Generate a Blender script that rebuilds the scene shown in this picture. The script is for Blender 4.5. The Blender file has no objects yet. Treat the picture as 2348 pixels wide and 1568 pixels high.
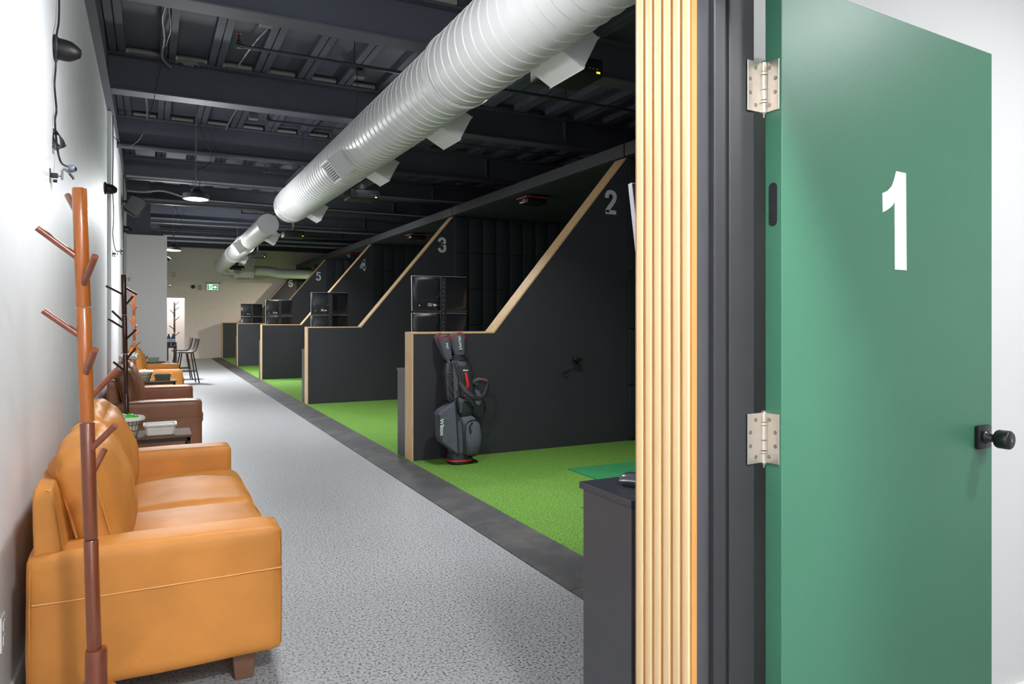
import bpy, bmesh, math, random
from mathutils import Vector, Matrix, noise
random.seed(7)
S = bpy.context.scene
COL = S.collection
PI = math.pi
# ------------------------------------------------------------ camera
CAMZ = 1.38
cd = bpy.data.cameras.new('camera'); cam = bpy.data.objects.new('camera', cd); COL.objects.link(cam)
cam.location = (0, 0, CAMZ)
cam.rotation_euler = (math.radians(90), 0, -math.atan2(829, 1622))
cd.sensor_width = 36; cd.lens = 36*1622/2348; cd.shift_y = -53/2348; cd.clip_start = .02
S.camera = cam
# ------------------------------------------------------------ world, view
w = bpy.data.worlds.new('world'); S.world = w; w.use_nodes = True
w.node_tree.nodes['Background'].inputs[0].default_value = (.8, .85, .9, 1)
w.node_tree.nodes['Background'].inputs[1].default_value = .3
S.view_settings.view_transform = 'Standard'; S.view_settings.look = 'None'
S.view_settings.gamma = 1; S.view_settings.use_curve_mapping = False
S.view_settings.exposure = 0.0
# ------------------------------------------------------------ lights (the lamps' positions; fixtures built below, except the bay six fill and alcove glow)
def area(name, loc, power, size, col=(1, 1, 1), rot=(0, 0, 0), spread=180, sy=None):
    l = bpy.data.lights.new(name, 'AREA'); l.energy = power; l.color = col
    l.shape = 'DISK' if sy is None else 'RECTANGLE'; l.size = size
    if sy: l.size_y = sy
    l.spread = math.radians(spread)
    o = bpy.data.objects.new(name, l); COL.objects.link(o); o.location = loc; o.rotation_euler = rot
    return o
def point(name, loc, power, r, col=(1, 1, 1)):
    l = bpy.data.lights.new(name, 'POINT'); l.energy = power; l.color = col; l.shadow_soft_size = r
    o = bpy.data.objects.new(name, l); COL.objects.link(o); o.location = loc; return o
COOL = (.95, .975, 1)
PEND = [(.85, -4.0, 3.0), (.68, -.4, 3.0), (.65, 3.4, 3.0), (.55, 10.5, 3.0), (.47, 18.0, 2.95)]  # second one is an added, unseen lamp brightening the near end
for i, p in enumerate(PEND):     # high-bay lamps: downward disc and a point light added to lift the ceiling
    area('pendant_glow', (p[0], p[1], p[2]-.035), [60, 78, 26, 95, 225][i], .3, COOL)
    point('pendant_side_glow', (p[0], p[1], p[2]-.16), [50, 104, 54, 84, 170][i], .1, COOL)
BAYC = [4.62, 8.45, 15.6, 17.9]  # fill lamps added out of sight behind the duct to light the bays
for y in BAYC:
    area('bay_glow', (2.68, y, 3.59), 46, .2, COOL, spread=112)
    if y > 8: point('bay_side_glow', (2.68, y, 3.5), 12, .08, COOL)
area('bay_six_glow', (6.4, 24.3, 2.95), 290, .3, (1, .87, .72))  # added warm fill for the end wall, hidden behind the partition slopes
area('room_glow', (2.7, .25, 2.70), 28, .16, COOL)
area('room_glow', (1.9, -1.0, 2.70), 50, .3, COOL)
area('alcove_glow', (.7, 29.0, 2.6), 40, .4, (1, .88, .78))

# ------------------------------------------------------------ materials
def lin(c):
    return tuple(((v/255)/12.92 if v/255 <= .04045 else ((v/255+.055)/1.055)**2.4) for v in c) + (1,)
def mat(name, rgb, rough=.5, metal=0, bump=0, bscale=80, var=0, vscale=6, spec=.5, stretch=None, coat=0, rgb2=None, detail=4):
    m = bpy.data.materials.new(name); m.use_nodes = True
    nt = m.node_tree; N = nt.nodes; L = nt.links; b = N['Principled BSDF']
    c1 = lin(rgb); b.inputs['Base Color'].default_value = c1
    b.inputs['Roughness'].default_value = rough; b.inputs['Metallic'].default_value = metal
    b.inputs['Specular IOR Level'].default_value = spec; b.inputs['Coat Weight'].default_value = coat
    b.inputs['Coat Roughness'].default_value = .15
    tc = N.new('ShaderNodeTexCoord'); mp = N.new('ShaderNodeMapping'); L.new(tc.outputs['Object'], mp.inputs[0])
    if stretch: mp.inputs['Scale'].default_value = stretch
    if var or rgb2:
        n = N.new('ShaderNodeTexNoise'); n.inputs['Scale'].default_value = vscale; n.inputs['Detail'].default_value = detail
        L.new(mp.outputs[0], n.inputs[0])
        r = N.new('ShaderNodeValToRGB')
        r.color_ramp.elements[0].position = .35; r.color_ramp.elements[1].position = .65
        r.color_ramp.elements[0].color = lin(rgb2) if rgb2 else tuple(max(0, v*(1-var)) for v in c1[:3])+(1,)
        r.color_ramp.elements[1].color = c1 if rgb2 else tuple(min(1, v*(1+var)) for v in c1[:3])+(1,)
        L.new(n.outputs[0], r.inputs[0]); L.new(r.outputs[0], b.inputs['Base Color'])
    if bump:
        n2 = N.new('ShaderNodeTexNoise'); n2.inputs['Scale'].default_value = bscale; n2.inputs['Detail'].default_value = 3
        L.new(mp.outputs[0], n2.inputs[0])
        bp = N.new('ShaderNodeBump'); bp.inputs['Strength'].default_value = bump; bp.inputs['Distance'].default_value = .01
        L.new(n2.outputs[0], bp.inputs['Height']); L.new(bp.outputs[0], b.inputs['Normal'])
    return m
def emis(name, rgb, st):
    m = mat(name, rgb); b = m.node_tree.nodes['Principled BSDF']
    b.inputs['Emission Color'].default_value = lin(rgb); b.inputs['Emission Strength'].default_value = st
    return m
M = {}
M['wall'] = mat('painted_wall', (232, 233, 235), .55, bump=.04, bscale=60, var=.015)
M['wall_end'] = mat('beige_wall', (234, 224, 213), .7, var=.02)
M['wall_room'] = mat('white_wall', (222, 221, 220), .6, bump=.03)
M['ceil'] = mat('navy_black_paint', (78, 82, 94), .7, var=.08, vscale=2)
M['beam'] = mat('steel_black_paint', (76, 79, 90), .6, var=.06, vscale=2)
M['pipe'] = mat('pipe_dark_paint', (58, 60, 68), .4)
M['white'] = mat('white_paint', (232, 232, 230), .5)
M['duct'] = mat('duct_paint', (214, 215, 214), .38, bump=.03, bscale=12)
M['part'] = mat('black_laminate', (49, 49, 55), .55, bump=.03, bscale=200, var=.05, vscale=1.5)
M['pad'] = mat('black_fabric_pad', (26, 30, 38), .85, bump=.15, bscale=400)
M['oak'] = mat('oak_trim', (214, 178, 132), .45, var=.12, vscale=9, stretch=(6, 6, .6), bump=.03)
M['slat'] = mat('light_oak_slat', (232, 200, 152), .5, var=.05, vscale=10, stretch=(14, 14, .4))
M['slatback'] = mat('slat_backing', (184, 132, 72), .55, var=.08, vscale=10, stretch=(14, 14, .4))  # groove floors coloured brown for the shade on the slat sides
M['frame'] = mat('black_door_frame', (44, 44, 46), .45, var=.04)
M['frame2'] = mat('black_gloss_return', (68, 67, 71), .35, var=.04)
M['header'] = mat('header_black', (34, 34, 37), .6)
M['seal'] = mat('door_seal', (24, 24, 26), .7)
M['green'] = mat('green_door_paint', (62, 112, 88), .42, bump=.02, bscale=250, var=.03, vscale=3)
M['num'] = mat('number_vinyl', (205, 208, 214), .45)
M['numw'] = mat('white_number_vinyl', (232, 236, 242), .45)
M['steel'] = mat('brushed_nickel', (205, 196, 184), .32, metal=.85)
M['screw'] = mat('screw_steel', (150, 142, 130), .3, metal=.9)
M['knob'] = mat('black_knob', (22, 22, 24), .28)
M['tan'] = mat('tan_leather', (194, 128, 60), .52, spec=.26, var=.13, vscale=3.2, bump=.10, bscale=26)
M['seam'] = mat('leather_seam', (226, 164, 96), .5)
M['brown'] = mat('brown_leather', (150, 98, 68), .42, var=.12, vscale=3, bump=.10, bscale=26)
M['sofaleg'] = mat('walnut_leg', (112, 78, 58), .45, var=.15, vscale=8)
M['rack1'] = mat('cherry_wood', (164, 90, 34), .25, var=.15, vscale=6, stretch=(8, 8, .8), coat=.4)
M['rack1b'] = mat('dark_cherry_wood', (112, 56, 32), .25, var=.15, vscale=6, stretch=(8, 8, .8), coat=.4)
M['peg'] = mat('peg_wood', (126, 66, 44), .3, var=.15, vscale=20, coat=.3)
M['rack2'] = mat('walnut_rack_wood', (72, 36, 24), .3, var=.15, vscale=6, stretch=(8, 8, .8), coat=.3)
M['rack3'] = mat('orange_rack_wood', (140, 76, 36), .3, var=.15, vscale=6, stretch=(8, 8, .8), coat=.3)
M['rack4'] = mat('espresso_rack_wood', (36, 22, 18), .4)
M['iron'] = mat('black_iron', (34, 34, 38), .45)
M['rustic'] = mat('rustic_brown_board', (104, 74, 54), .68, spec=.25, var=.25, vscale=7, stretch=(1, 8, 1))
M['bwhite'] = mat('white_plastic', (222, 220, 212), .45)
M['bgreen'] = mat('sage_plastic', (92, 104, 86), .5)
M['bgreen2'] = mat('pale_green_plastic', (150, 172, 150), .5)
M['wicker'] = mat('wire_wicker', (120, 108, 92), .6, var=.3, vscale=60)
M['cloth'] = mat('liner_cloth', (225, 222, 212), .8)
M['wrap'] = mat('clear_wrap', (215, 215, 212), .15)
M['candy'] = mat('candy_wrappers', (210, 60, 50), .4, rgb2=(40, 60, 170), vscale=50)
M['limegreen'] = mat('lime_wrapper', (70, 200, 60), .4)
M['cab'] = mat('graphite_cabinet', (70, 71, 75), .42, var=.04)
M['cabtop'] = mat('cabinet_top', (60, 64, 72), .35)
M['mon'] = mat('monitor_shell', (24, 25, 29), .3, bump=.02, bscale=300)
M['monedge'] = mat('monitor_silver_edge', (190, 192, 198), .35)
M['black'] = mat('matte_black', (20, 20, 23), .5)
M['metalpole'] = mat('dark_post', (52, 54, 60), .35, metal=.5)
M['label'] = mat('white_label', (222, 222, 222), .6)
M['bag'] = mat('bag_fabric', (78, 82, 90), .8, var=.25, vscale=90, bump=.2, bscale=300)
M['bagdark'] = mat('bag_black', (36, 37, 41), .55, bump=.1, bscale=120)
M['red'] = mat('red_trim', (205, 34, 28), .5)
M['copper'] = mat('copper_head', (190, 110, 70), .3, metal=.8)
M['lens'] = emis('lamp_lens', (255, 252, 245), 9)
M['signw'] = emis('sign_white', (245, 252, 250), .8)
M['signg'] = emis('sign_green', (10, 150, 85), .7)
M['led'] = emis('yellow_led', (240, 235, 40), 1.2)
M['blueled'] = emis('blue_led', (30, 90, 160), .6)
M['beige'] = mat('beige_plastic', (176, 170, 160), .5)
M['bottle'] = mat('blue_bottle', (50, 84, 110), .2)
M['bottlelab'] = mat('bottle_label', (190, 198, 208), .5)
M['stool'] = mat('grey_brown_vinyl', (58, 52, 50), .5)
M['orange'] = mat('orange_edge', (150, 62, 32), .5)
M['mouse'] = mat('mouse_grey', (70, 72, 76), .3)
M['mousesil'] = mat('mouse_silver', (170, 172, 176), .25, metal=.4)
M['cord'] = mat('black_cord', (34, 35, 38), .5)
M['corm'] = mat('grey_cord', (120, 120, 122), .5)
M['mat'] = mat('hitting_mat', (34, 120, 68), .95, bump=.6, bscale=260, rgb2=(46, 140, 84), vscale=160)
M['conduit'] = mat('grey_conduit', (110, 112, 116), .4)
M['camsil'] = mat('webcam_grey', (120, 124, 138), .3, metal=.3)

def mat_floor():
    m = mat('speckled_floor', (178, 180, 182), .42, bump=.05, bscale=140); nt = m.node_tree; N = nt.nodes; L = nt.links
    b = N['Principled BSDF']; tc = N.new('ShaderNodeTexCoord')
    n = N.new('ShaderNodeTexNoise'); n.inputs['Scale'].default_value = 85; n.inputs['Detail'].default_value = 5; n.inputs['Roughness'].default_value = .65
    L.new(tc.outputs['Object'], n.inputs[0])
    r = N.new('ShaderNodeValToRGB'); e = r.color_ramp.elements
    e[0].position = .37; e[0].color = lin((66, 66, 64)); e[1].position = .47; e[1].color = lin((154, 155, 156))
    x = e.new(.60); x.color = lin((172, 173, 176))
    L.new(n.outputs[0], r.inputs[0])
    n2 = N.new('ShaderNodeTexNoise'); n2.inputs['Scale'].default_value = 1.4; n2.inputs['Detail'].default_value = 4
    L.new(tc.outputs['Object'], n2.inputs[0])
    r2 = N.new('ShaderNodeValToRGB'); r2.color_ramp.elements[0].color = (.86, .86, .86, 1); r2.color_ramp.elements[1].color = (1, 1, 1, 1)
    L.new(n2.outputs[0], r2.inputs[0])
    mx = N.new('ShaderNodeMixRGB'); mx.blend_type = 'MULTIPLY'; mx.inputs[0].default_value = 1
    L.new(r.outputs[0], mx.inputs[1]); L.new(r2.outputs[0], mx.inputs[2]); L.new(mx.outputs[0], b.inputs['Base Color'])
    return m
def mat_turf():
    m = mat('turf', (110, 160, 60), .9, bump=.9, bscale=130, spec=.2); nt = m.node_tree; N = nt.nodes; L = nt.links
    b = N['Principled BSDF']; tc = N.new('ShaderNodeTexCoord')
    n = N.new('ShaderNodeTexNoise'); n.inputs['Scale'].default_value = 85; n.inputs['Detail'].default_value = 5; n.inputs['Roughness'].default_value = .7
    L.new(tc.outputs['Object'], n.inputs[0])
    r = N.new('ShaderNodeValToRGB'); e = r.color_ramp.elements
    e[0].position = .33; e[0].color = lin((54, 88, 32)); e[1].position = .66; e[1].color = lin((126, 174, 74))
    L.new(n.outputs[0], r.inputs[0]); L.new(r.outputs[0], b.inputs['Base Color'])
    return m
def mat_rubber():
    m = mat('rubber_ramp', (64, 64, 66), .75, bump=.25, bscale=90); nt = m.node_tree; N = nt.nodes; L = nt.links
    b = N['Principled BSDF']; tc = N.new('ShaderNodeTexCoord')
    n = N.new('ShaderNodeTexNoise'); n.inputs['Scale'].default_value = 3.2; n.inputs['Detail'].default_value = 9; n.inputs['Roughness'].default_value = .7
    L.new(tc.outputs['Object'], n.inputs[0])
    r = N.new('ShaderNodeValToRGB'); e = r.color_ramp.elements
    e[0].position = .45; e[0].color = lin((56, 56, 58)); e[1].position = .80; e[1].color = lin((92, 88, 82))
    L.new(n.outputs[0], r.inputs[0]); L.new(r.outputs[0], b.inputs['Base Color'])
    return m
M['floor'] = mat_floor(); M['turf'] = mat_turf(); M['rubber'] = mat_rubber()

# ------------------------------------------------------------ mesh helpers
def basis(d):
    d = Vector(d).normalized()
    a = Vector((0, 0, 1)) if abs(d.z) < .95 else Vector((1, 0, 0))
    u = d.cross(a).normalized(); v = d.cross(u).normalized()
    return u, v
class MB:
    def __init__(self): self.bm = bmesh.new()
    def box(self, x0, x1, y0, y1, z0, z1, mtx=None, bev=0, seg=2):
        bm = bmesh.new() if bev else self.bm
        vs = bmesh.ops.create_cube(bm, size=1)['verts']
        for v in vs:
            v.co = Vector(((x0+x1)/2+v.co.x*(x1-x0), (y0+y1)/2+v.co.y*(y1-y0), (z0+z1)/2+v.co.z*(z1-z0)))
        if mtx is not None:
            for v in vs: v.co = mtx @ v.co
        if bev:
            bmesh.ops.bevel(bm, geom=bm.edges[:], offset=bev, segments=seg, affect='EDGES', profile=.5)
            me = bpy.data.meshes.new('tmp'); bm.to_mesh(me); bm.free(); self.bm.from_mesh(me); bpy.data.meshes.remove(me)
        return self
    def cyl(self, p0, p1, r0, r1=None, n=20, caps=True):
        p0 = Vector(p0); p1 = Vector(p1); r1 = r0 if r1 is None else r1
        u, v = basis(p1-p0)
        A = [self.bm.verts.new(p0+(u*math.cos(t)+v*math.sin(t))*r0) for t in [2*PI*i/n for i in range(n)]]
        B = [self.bm.verts.new(p1+(u*math.cos(t)+v*math.sin(t))*r1) for t in [2*PI*i/n for i in range(n)]]
        for i in range(n): self.bm.faces.new((A[i], A[(i+1) % n], B[(i+1) % n], B[i]))
        if caps: self.bm.faces.new(A[::-1]); self.bm.faces.new(B)
        return self
    def tube(self, pts, r, n=8, smoothn=0, flat=None):
        pts = [Vector(p) for p in pts]
        if smoothn: pts = spline(pts, smoothn)
        rings = []; pu = None
        for i, p in enumerate(pts):
            d = (pts[min(i+1, len(pts)-1)]-pts[max(i-1, 0)])
            if d.length < 1e-9: d = Vector((0, 0, 1))
            d.normalize()
            if pu is None: u, v = basis(d)
            else:
                u = (pu-d*pu.dot(d)).normalized(); v = d.cross(u)
            pu = u; rr = r(i/(len(pts)-1)) if callable(r) else r
            a, b2 = (rr, rr) if flat is None else flat
            rings.append([self.bm.verts.new(p+u*math.cos(t)*a+v*math.sin(t)*b2) for t in [2*PI*k/n for k in range(n)]])
        for a, b in zip(rings, rings[1:]):
            for k in range(n): self.bm.faces.new((a[k], a[(k+1) % n], b[(k+1) % n], b[k]))
        self.bm.faces.new(rings[0][::-1]); self.bm.faces.new(rings[-1])
        return self
    def ribbon(self, pts, wdir, width, th, smoothn=6):
        pts = spline([Vector(p) for p in pts], smoothn); rings = []
        for i, p in enumerate(pts):
            d = (pts[min(i+1, len(pts)-1)]-pts[max(i-1, 0)]).normalized()
            wv = Vector(wdir); wv = (wv-d*wv.dot(d)).normalized(); nv = d.cross(wv)
            rings.append([self.bm.verts.new(p+wv*a*width/2+nv*b*th/2) for a, b in ((-1, -.4), (-.7, -1), (.7, -1), (1, -.4), (1, .4), (.7, 1), (-.7, 1), (-1, .4))])
        for a, b in zip(rings, rings[1:]):
            for k in range(8): self.bm.faces.new((a[k], a[(k+1) % 8], b[(k+1) % 8], b[k]))
        self.bm.faces.new(rings[0][::-1]); self.bm.faces.new(rings[-1])
        return self
    def lathe(self, prof, origin=(0, 0, 0), axis=(0, 0, 1), n=28, mtx=None):
        o = Vector(origin); ax = Vector(axis).normalized(); u, v = basis(ax); rings = []
        for r, h in prof:
            if r < 1e-6: rings.append([self.bm.verts.new(o+ax*h)])
            else: rings.append([self.bm.verts.new(o+ax*h+(u*math.cos(t)+v*math.sin(t))*r) for t in [2*PI*k/n for k in range(n)]])
        for a, b in zip(rings, rings[1:]):
            for k in range(n):
                k2 = (k+1) % n
                if len(a) == 1 and len(b) == 1: continue
                if len(a) == 1: self.bm.faces.new((a[0], b[k2], b[k]))
                elif len(b) == 1: self.bm.faces.new((a[k], a[k2], b[0]))
                else: self.bm.faces.new((a[k], a[k2], b[k2], b[k]))
        if len(rings[0]) > 1: self.bm.faces.new(rings[0][::-1])
        if len(rings[-1]) > 1: self.bm.faces.new(rings[-1])
        return self
    def prism(self, poly, f, d0, d1):   # poly: 2D points, f(a,b,depth)->3D
        A = [self.bm.verts.new(f(a, b, d0)) for a, b in poly]; B = [self.bm.verts.new(f(a, b, d1)) for a, b in poly]
        n = len(poly)
        self.bm.faces.new(A[::-1]); self.bm.faces.new(B)
        for i in range(n): self.bm.faces.new((A[i], A[(i+1) % n], B[(i+1) % n], B[i]))
        return self
    def soft(self, cx, cy, cz, sx, sy, sz, R, crown=(0, 0, 0), n=14, mtx=None, wr=0, wf=6, seed=0):
        """rounded puffy box; s* are half sizes, R corner radius, crown bulges each face pair"""
        bm = bmesh.new(); bmesh.ops.create_cube(bm, size=2)
        bmesh.ops.subdivide_edges(bm, edges=bm.edges[:], cuts=n, use_grid_fill=True)
        for v in bm.verts:
            q = v.co.copy(); s = Vector((sx, sy, sz)); p = Vector((q.x*sx, q.y*sy, q.z*sz))
            inn = Vector([max(-(s[i]-R), min(s[i]-R, p[i])) for i in range(3)])
            d = p-inn
            if d.length > 1e-9: p = inn+d.normalized()*R*min(1, max(abs(d[i]) for i in range(3))/R)
            ax, ay, az = 1-q.x*q.x, 1-q.y*q.y, 1-q.z*q.z
            p.x += q.x*crown[0]*ay*az; p.y += q.y*crown[1]*ax*az; p.z += q.z*crown[2]*ax*ay
            if wr:
                nz = noise.noise(Vector((p.x*wf+seed, p.y*wf*1.4, p.z*wf)))+.5*noise.noise(Vector((p.x*wf*2.7, p.y*wf*2.3+seed, p.z*wf*2.5)))
                p += (q.normalized())*nz*wr
            p += Vector((cx, cy, cz))
            v.co = mtx @ p if mtx is not None else p
        me = bpy.data.meshes.new('tmp'); bm.to_mesh(me); bm.free(); self.bm.from_mesh(me); bpy.data.meshes.remove(me)
        return self
    def build(self, name, m, parent=None, world=False, smooth=None, bev=0, kind=None, sub=0):
        bmesh.ops.recalc_face_normals(self.bm, faces=self.bm.faces)
        if world and parent is not None:
            rt = parent
            while rt.parent: rt = rt.parent
            off = rt.location
            for v in self.bm.verts: v.co -= off
        me = bpy.data.meshes.new(name); self.bm.to_mesh(me); self.bm.free()
        o = bpy.data.objects.new(name, me); COL.objects.link(o); o.parent = parent
        me.materials.append(m)
        if smooth is not None:
            me.shade_smooth() if hasattr(me, 'shade_smooth') else None
            if smooth < 180: me.set_sharp_from_angle(angle=math.radians(smooth))
        if bev:
            b = o.modifiers.new('bevel', 'BEVEL'); b.width = bev; b.segments = 2; b.limit_method = 'ANGLE'; b.angle_limit = math.radians(40)
        if sub:
            b = o.modifiers.new('subsurf', 'SUBSURF'); b.levels = sub; b.render_levels = sub
        if kind: o['kind'] = kind
        return o
def spline(pts, k):
    out = []; n = len(pts)
    for i in range(n-1):
        p0 = pts[max(i-1, 0)]; p1 = pts[i]; p2 = pts[i+1]; p3 = pts[min(i+2, n-1)]
        for j in range(k):
            t = j/k
            out.append(.5*((2*p1)+(p2-p0)*t+(2*p0-5*p1+4*p2-p3)*t*t+(3*p1-p0-3*p2+p3)*t**3))
    out.append(pts[-1]); return out
def thing(name, label, cat, loc=(0, 0, 0), rz=0, group=None):
    o = bpy.data.objects.new(name, None); COL.objects.link(o); o.location = loc; o.rotation_euler = (0, 0, rz)
    o.empty_display_size = .1; o['label'] = label; o['category'] = cat
    if group: o['group'] = group
    return o
def tag(o, label, cat, group=None):
    o['label'] = label; o['category'] = cat
    if group: o['group'] = group
    return o
def text(name, body, m, parent, loc, h, sx=1, rot=(PI/2, 0, 0), bold=0, ext=.001):
    cu = bpy.data.curves.new(name, 'FONT'); cu.body = body; cu.size = 1; cu.offset = bold; cu.extrude = 0
    cu.align_x = 'CENTER'; cu.align_y = 'CENTER'
    to = bpy.data.objects.new('t', cu); COL.objects.link(to)
    dg = bpy.context.evaluated_depsgraph_get(); me = bpy.data.meshes.new_from_object(to.evaluated_get(dg))
    COL.objects.unlink(to); bpy.data.objects.remove(to)
    bm = bmesh.new(); bm.from_mesh(me)
    xs = [v.co.x for v in bm.verts]; ys = [v.co.y for v in bm.verts]
    cx = (min(xs)+max(xs))/2; cy = (min(ys)+max(ys))/2; k = h/(max(ys)-min(ys))
    for v in bm.verts: v.co = Vector(((v.co.x-cx)*k*sx, (v.co.y-cy)*k, v.co.z))
    r = bmesh.ops.extrude_face_region(bm, geom=bm.faces[:])
    for g in r['geom']:
        if isinstance(g, bmesh.types.BMVert): g.co.z += ext
    R = Matrix.Translation(loc) @ Matrix.Rotation(rot[2], 4, 'Z') @ Matrix.Rotation(rot[0], 4, 'X') @ Matrix.Rotation(rot[1], 4, 'Z')
    bm.transform(R); bmesh.ops.recalc_face_normals(bm, faces=bm.faces)
    me2 = bpy.data.meshes.new(name); bm.to_mesh(me2); bm.free(); me2.materials.append(m)
    o = bpy.data.objects.new(name, me2); COL.objects.link(o); o.parent = parent
    return o
DIG = {'2': [[(.10, .66), (.115, .78), (.19, .885), (.30, .91), (.42, .875), (.49, .77), (.48, .64), (.40, .50), (.27, .34), (.15, .19), (.11, .09)], [(.05, .09), (.56, .09)]],
       '3': [[(.10, .70), (.14, .83), (.28, .91), (.42, .87), (.48, .74), (.43, .60), (.27, .545)], [(.27, .53), (.44, .47), (.50, .30), (.44, .15), (.29, .085), (.15, .15), (.09, .30)]],
       '4': [[(.43, 1.0), (.43, 0)], [(.44, .90), (.10, .31)], [(.03, .29), (.60, .29)]],
       '5': [[(.17, .90), (.52, .90)], [(.18, .98), (.12, .52)], [(.12, .53), (.26, .61), (.42, .56), (.49, .34), (.42, .15), (.28, .085), (.15, .14), (.09, .27)]],
       '6': [[(.49, .74), (.43, .88), (.29, .91), (.17, .82), (.105, .62), (.10, .36), (.16, .15), (.30, .085), (.44, .15), (.495, .32), (.44, .49), (.31, .555), (.17, .49), (.11, .36)]]}
def digit(n, m, parent, x0, yf, zc, h, sx=1.0):   # bold numeral cut from sheet, facing -Y
    b = MB(); bm = b.bm; hw = .088
    for pl in DIG[n]:
        pts = [Vector((a, c, 0)) for a, c in pl]
        if len(pts) > 2: pts = spline(pts, 5)
        L = []
        for i, p in enumerate(pts):
            d = (pts[min(i+1, len(pts)-1)]-pts[max(i-1, 0)]).normalized(); nn = Vector((-d.y, d.x, 0))*hw*(1.0 if abs(d.y) > .5 else .92)
            q = []
            for s_ in (-1, 1):
                for dp in (0, .005):
                    r = p+nn*s_; q.append(bm.verts.new((x0+(r.x-.3)*h*sx, yf-dp, zc+(r.y-.5)*h)))
            L.append(q)
        for A, B in zip(L, L[1:]):
            for k1, k2 in ((1, 3), (3, 2), (2, 0), (0, 1)): bm.faces.new((A[k1], A[k2], B[k2], B[k1]))
        for e_ in (L[0], L[-1]): bm.faces.new((e_[0], e_[1], e_[3], e_[2]))
    return b.build('number', m, parent, True)
def sbox(name, m, *a, **k): return MB().box(*a).build(name, m, kind='structure', **k)

# ============================================================ SETTING
LX = -.44           # corridor side wall
YE = 26.8           # end wall
sbox('floor', M['floor'], LX-.1, 9, -5, 31, -.1, 0)
b = MB(); b.box(2.2, 8.6, 1.5, YE, 0, .022)
tag(b.build('putting_turf', M['turf'], kind='structure'), 'green artificial turf carpet covering the bay floors', 'turf')
b = MB()
ys = [1.83]
while ys[-1] < YE-.1: ys.append(min(ys[-1]+1.22, YE-.02))
for y0, y1 in zip(ys, ys[1:]):
    b.prism([(1.89, 0), (1.89, .006), (1.93, .012), (2.2, .024), (2.2, 0)], lambda a, c, d: (a, d, c), y0+.0015, y1-.0015)
b.build('trim_1', M['rubber'], kind='structure')
# side wall with thin step at Y 9.3
sbox('wall_left', M['wall'], LX-.15, LX, -5, 9.3, 0, 3.76)
b = MB(); b.box(LX-.15, LX+.04, 9.3, 15.2, 0, 3.76); b.build('wall_left_far', M['wall'], kind='structure')
sbox('wall_block', M['wall_room'], LX-.15, .285, 15.2, YE, 0, 2.98)
sbox('wall_left_upper', M['ceil'], LX-.15, LX, -5, YE+.2, 3.77, 4.35)
b = MB(); b.box(LX-.2, .0, 15.4, YE, 2.985, 4.3); b.build('wall_left_back', M['ceil'], kind='structure')
# end wall with door opening X .285..1.07
b = MB(); b.box(.2, .285, YE, YE+.15, 0, 4.3); b.box(.285, 1.07, YE, YE+.15, 2.1, 4.3); b.box(1.07, 9, YE, YE+.15, 0, 4.3)
b.build('wall_end', M['wall_end'], kind='structure')
b = MB(); b.box(-.1, 2.0, 29.6, 29.7, 0, 2.8); b.box(-.1, 0, YE+.16, 29.6, 0, 2.8); b.box(1.9, 2.0, YE+.16, 29.6, 0, 2.8); b.box(-.1, 2, YE+.16, 29.7, 2.8, 2.85)
b.build('wall_alcove', M['wall_room'], kind='structure')
b = MB(); b.box(1.07, 2.18, YE-.015, YE, 0, .12); b.build('baseboard_end', M['wall_end'], kind='structure', bev=.003)
b = MB(); b.box(LX, LX+.014, -5, 9.29, 0, .1); b.build('baseboard_left', M['white'], kind='structure', bev=.004)
b = MB(); b.box(.285, .30, YE-.02, YE+.17, 0, 2.1); b.box(1.05, 1.09, YE-.02, YE+.17, 0, 2.12); b.box(.285, 1.09, YE-.02, YE+.17, 2.1, 2.13)
b.build('trim_2', M['white'], kind='structure')
# roof deck with ribs running along Y
b = MB(); b.box(LX-.2, 9, -5, YE+.2, 4.28, 4.38)
x = -.31
while x < 8.9:
    b.box(x-.075, x-.007, -5, YE, 4.20, 4.28); b.box(x+.007, x+.075, -5, YE, 4.20, 4.28); b.box(x-.01, x+.01, -5, YE, 4.23, 4.28)
    x += .478
b.build('ceiling', M['ceil'], kind='structure')
BY = [.66, 3.28, 5.9, 8.52, 11.14, 13.76, 16.4, 19.0, 21.62, 24.24, 26.2]
for i, y in enumerate(BY):
    b = MB(); b.box(LX, 8.9, y, y+.22, 3.8, 3.82); b.box(LX, 8.9, y+.1, y+.12, 3.82, 4.18); b.box(LX, 8.9, y, y+.22, 4.18, 4.198)
    xx = 2.6
    b.box(xx, xx+.012, y+.01, y+.21, 3.82, 4.16); b.box(xx+2.6, xx+2.612, y+.01, y+.21, 3.82, 4.16)
    b.build('ceiling_beam', M['beam'], kind='structure', bev=.004)
# ledger along the side wall head
b = MB(); b.box(LX-.01, LX+.07, -5, 26, 3.765, 3.785); b.box(LX+.03, LX+.045, -5, 26, 3.785, 4.24)
b.build('trim_3', M['beam'], kind='structure')
# closures of deck ribs on beams (pale packing)
b = MB()
for y in BY[2:5]:
    x = -.31
    while x < 3.6:
        b.cyl((x+.10, y+.02, 4.235), (x+.38, y+.02, 4.235), .028, n=10); x += .478
b.build('trim_4', mat('packing_grey', (140, 136, 132), .8), kind='structure', smooth=40)
# far back of the bays, shell behind the camera
sbox('wall_bay_back', M['pad'], 8.6, 8.7, 1.5, YE, 0, 4.3)
sbox('wall_behind', M['wall'], LX-.1, 9, -5.1, -5, 0, 4.3)
sbox('wall_right', M['wall'], 8.7, 8.8, -5, 1.5, 0, 4.3)
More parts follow.
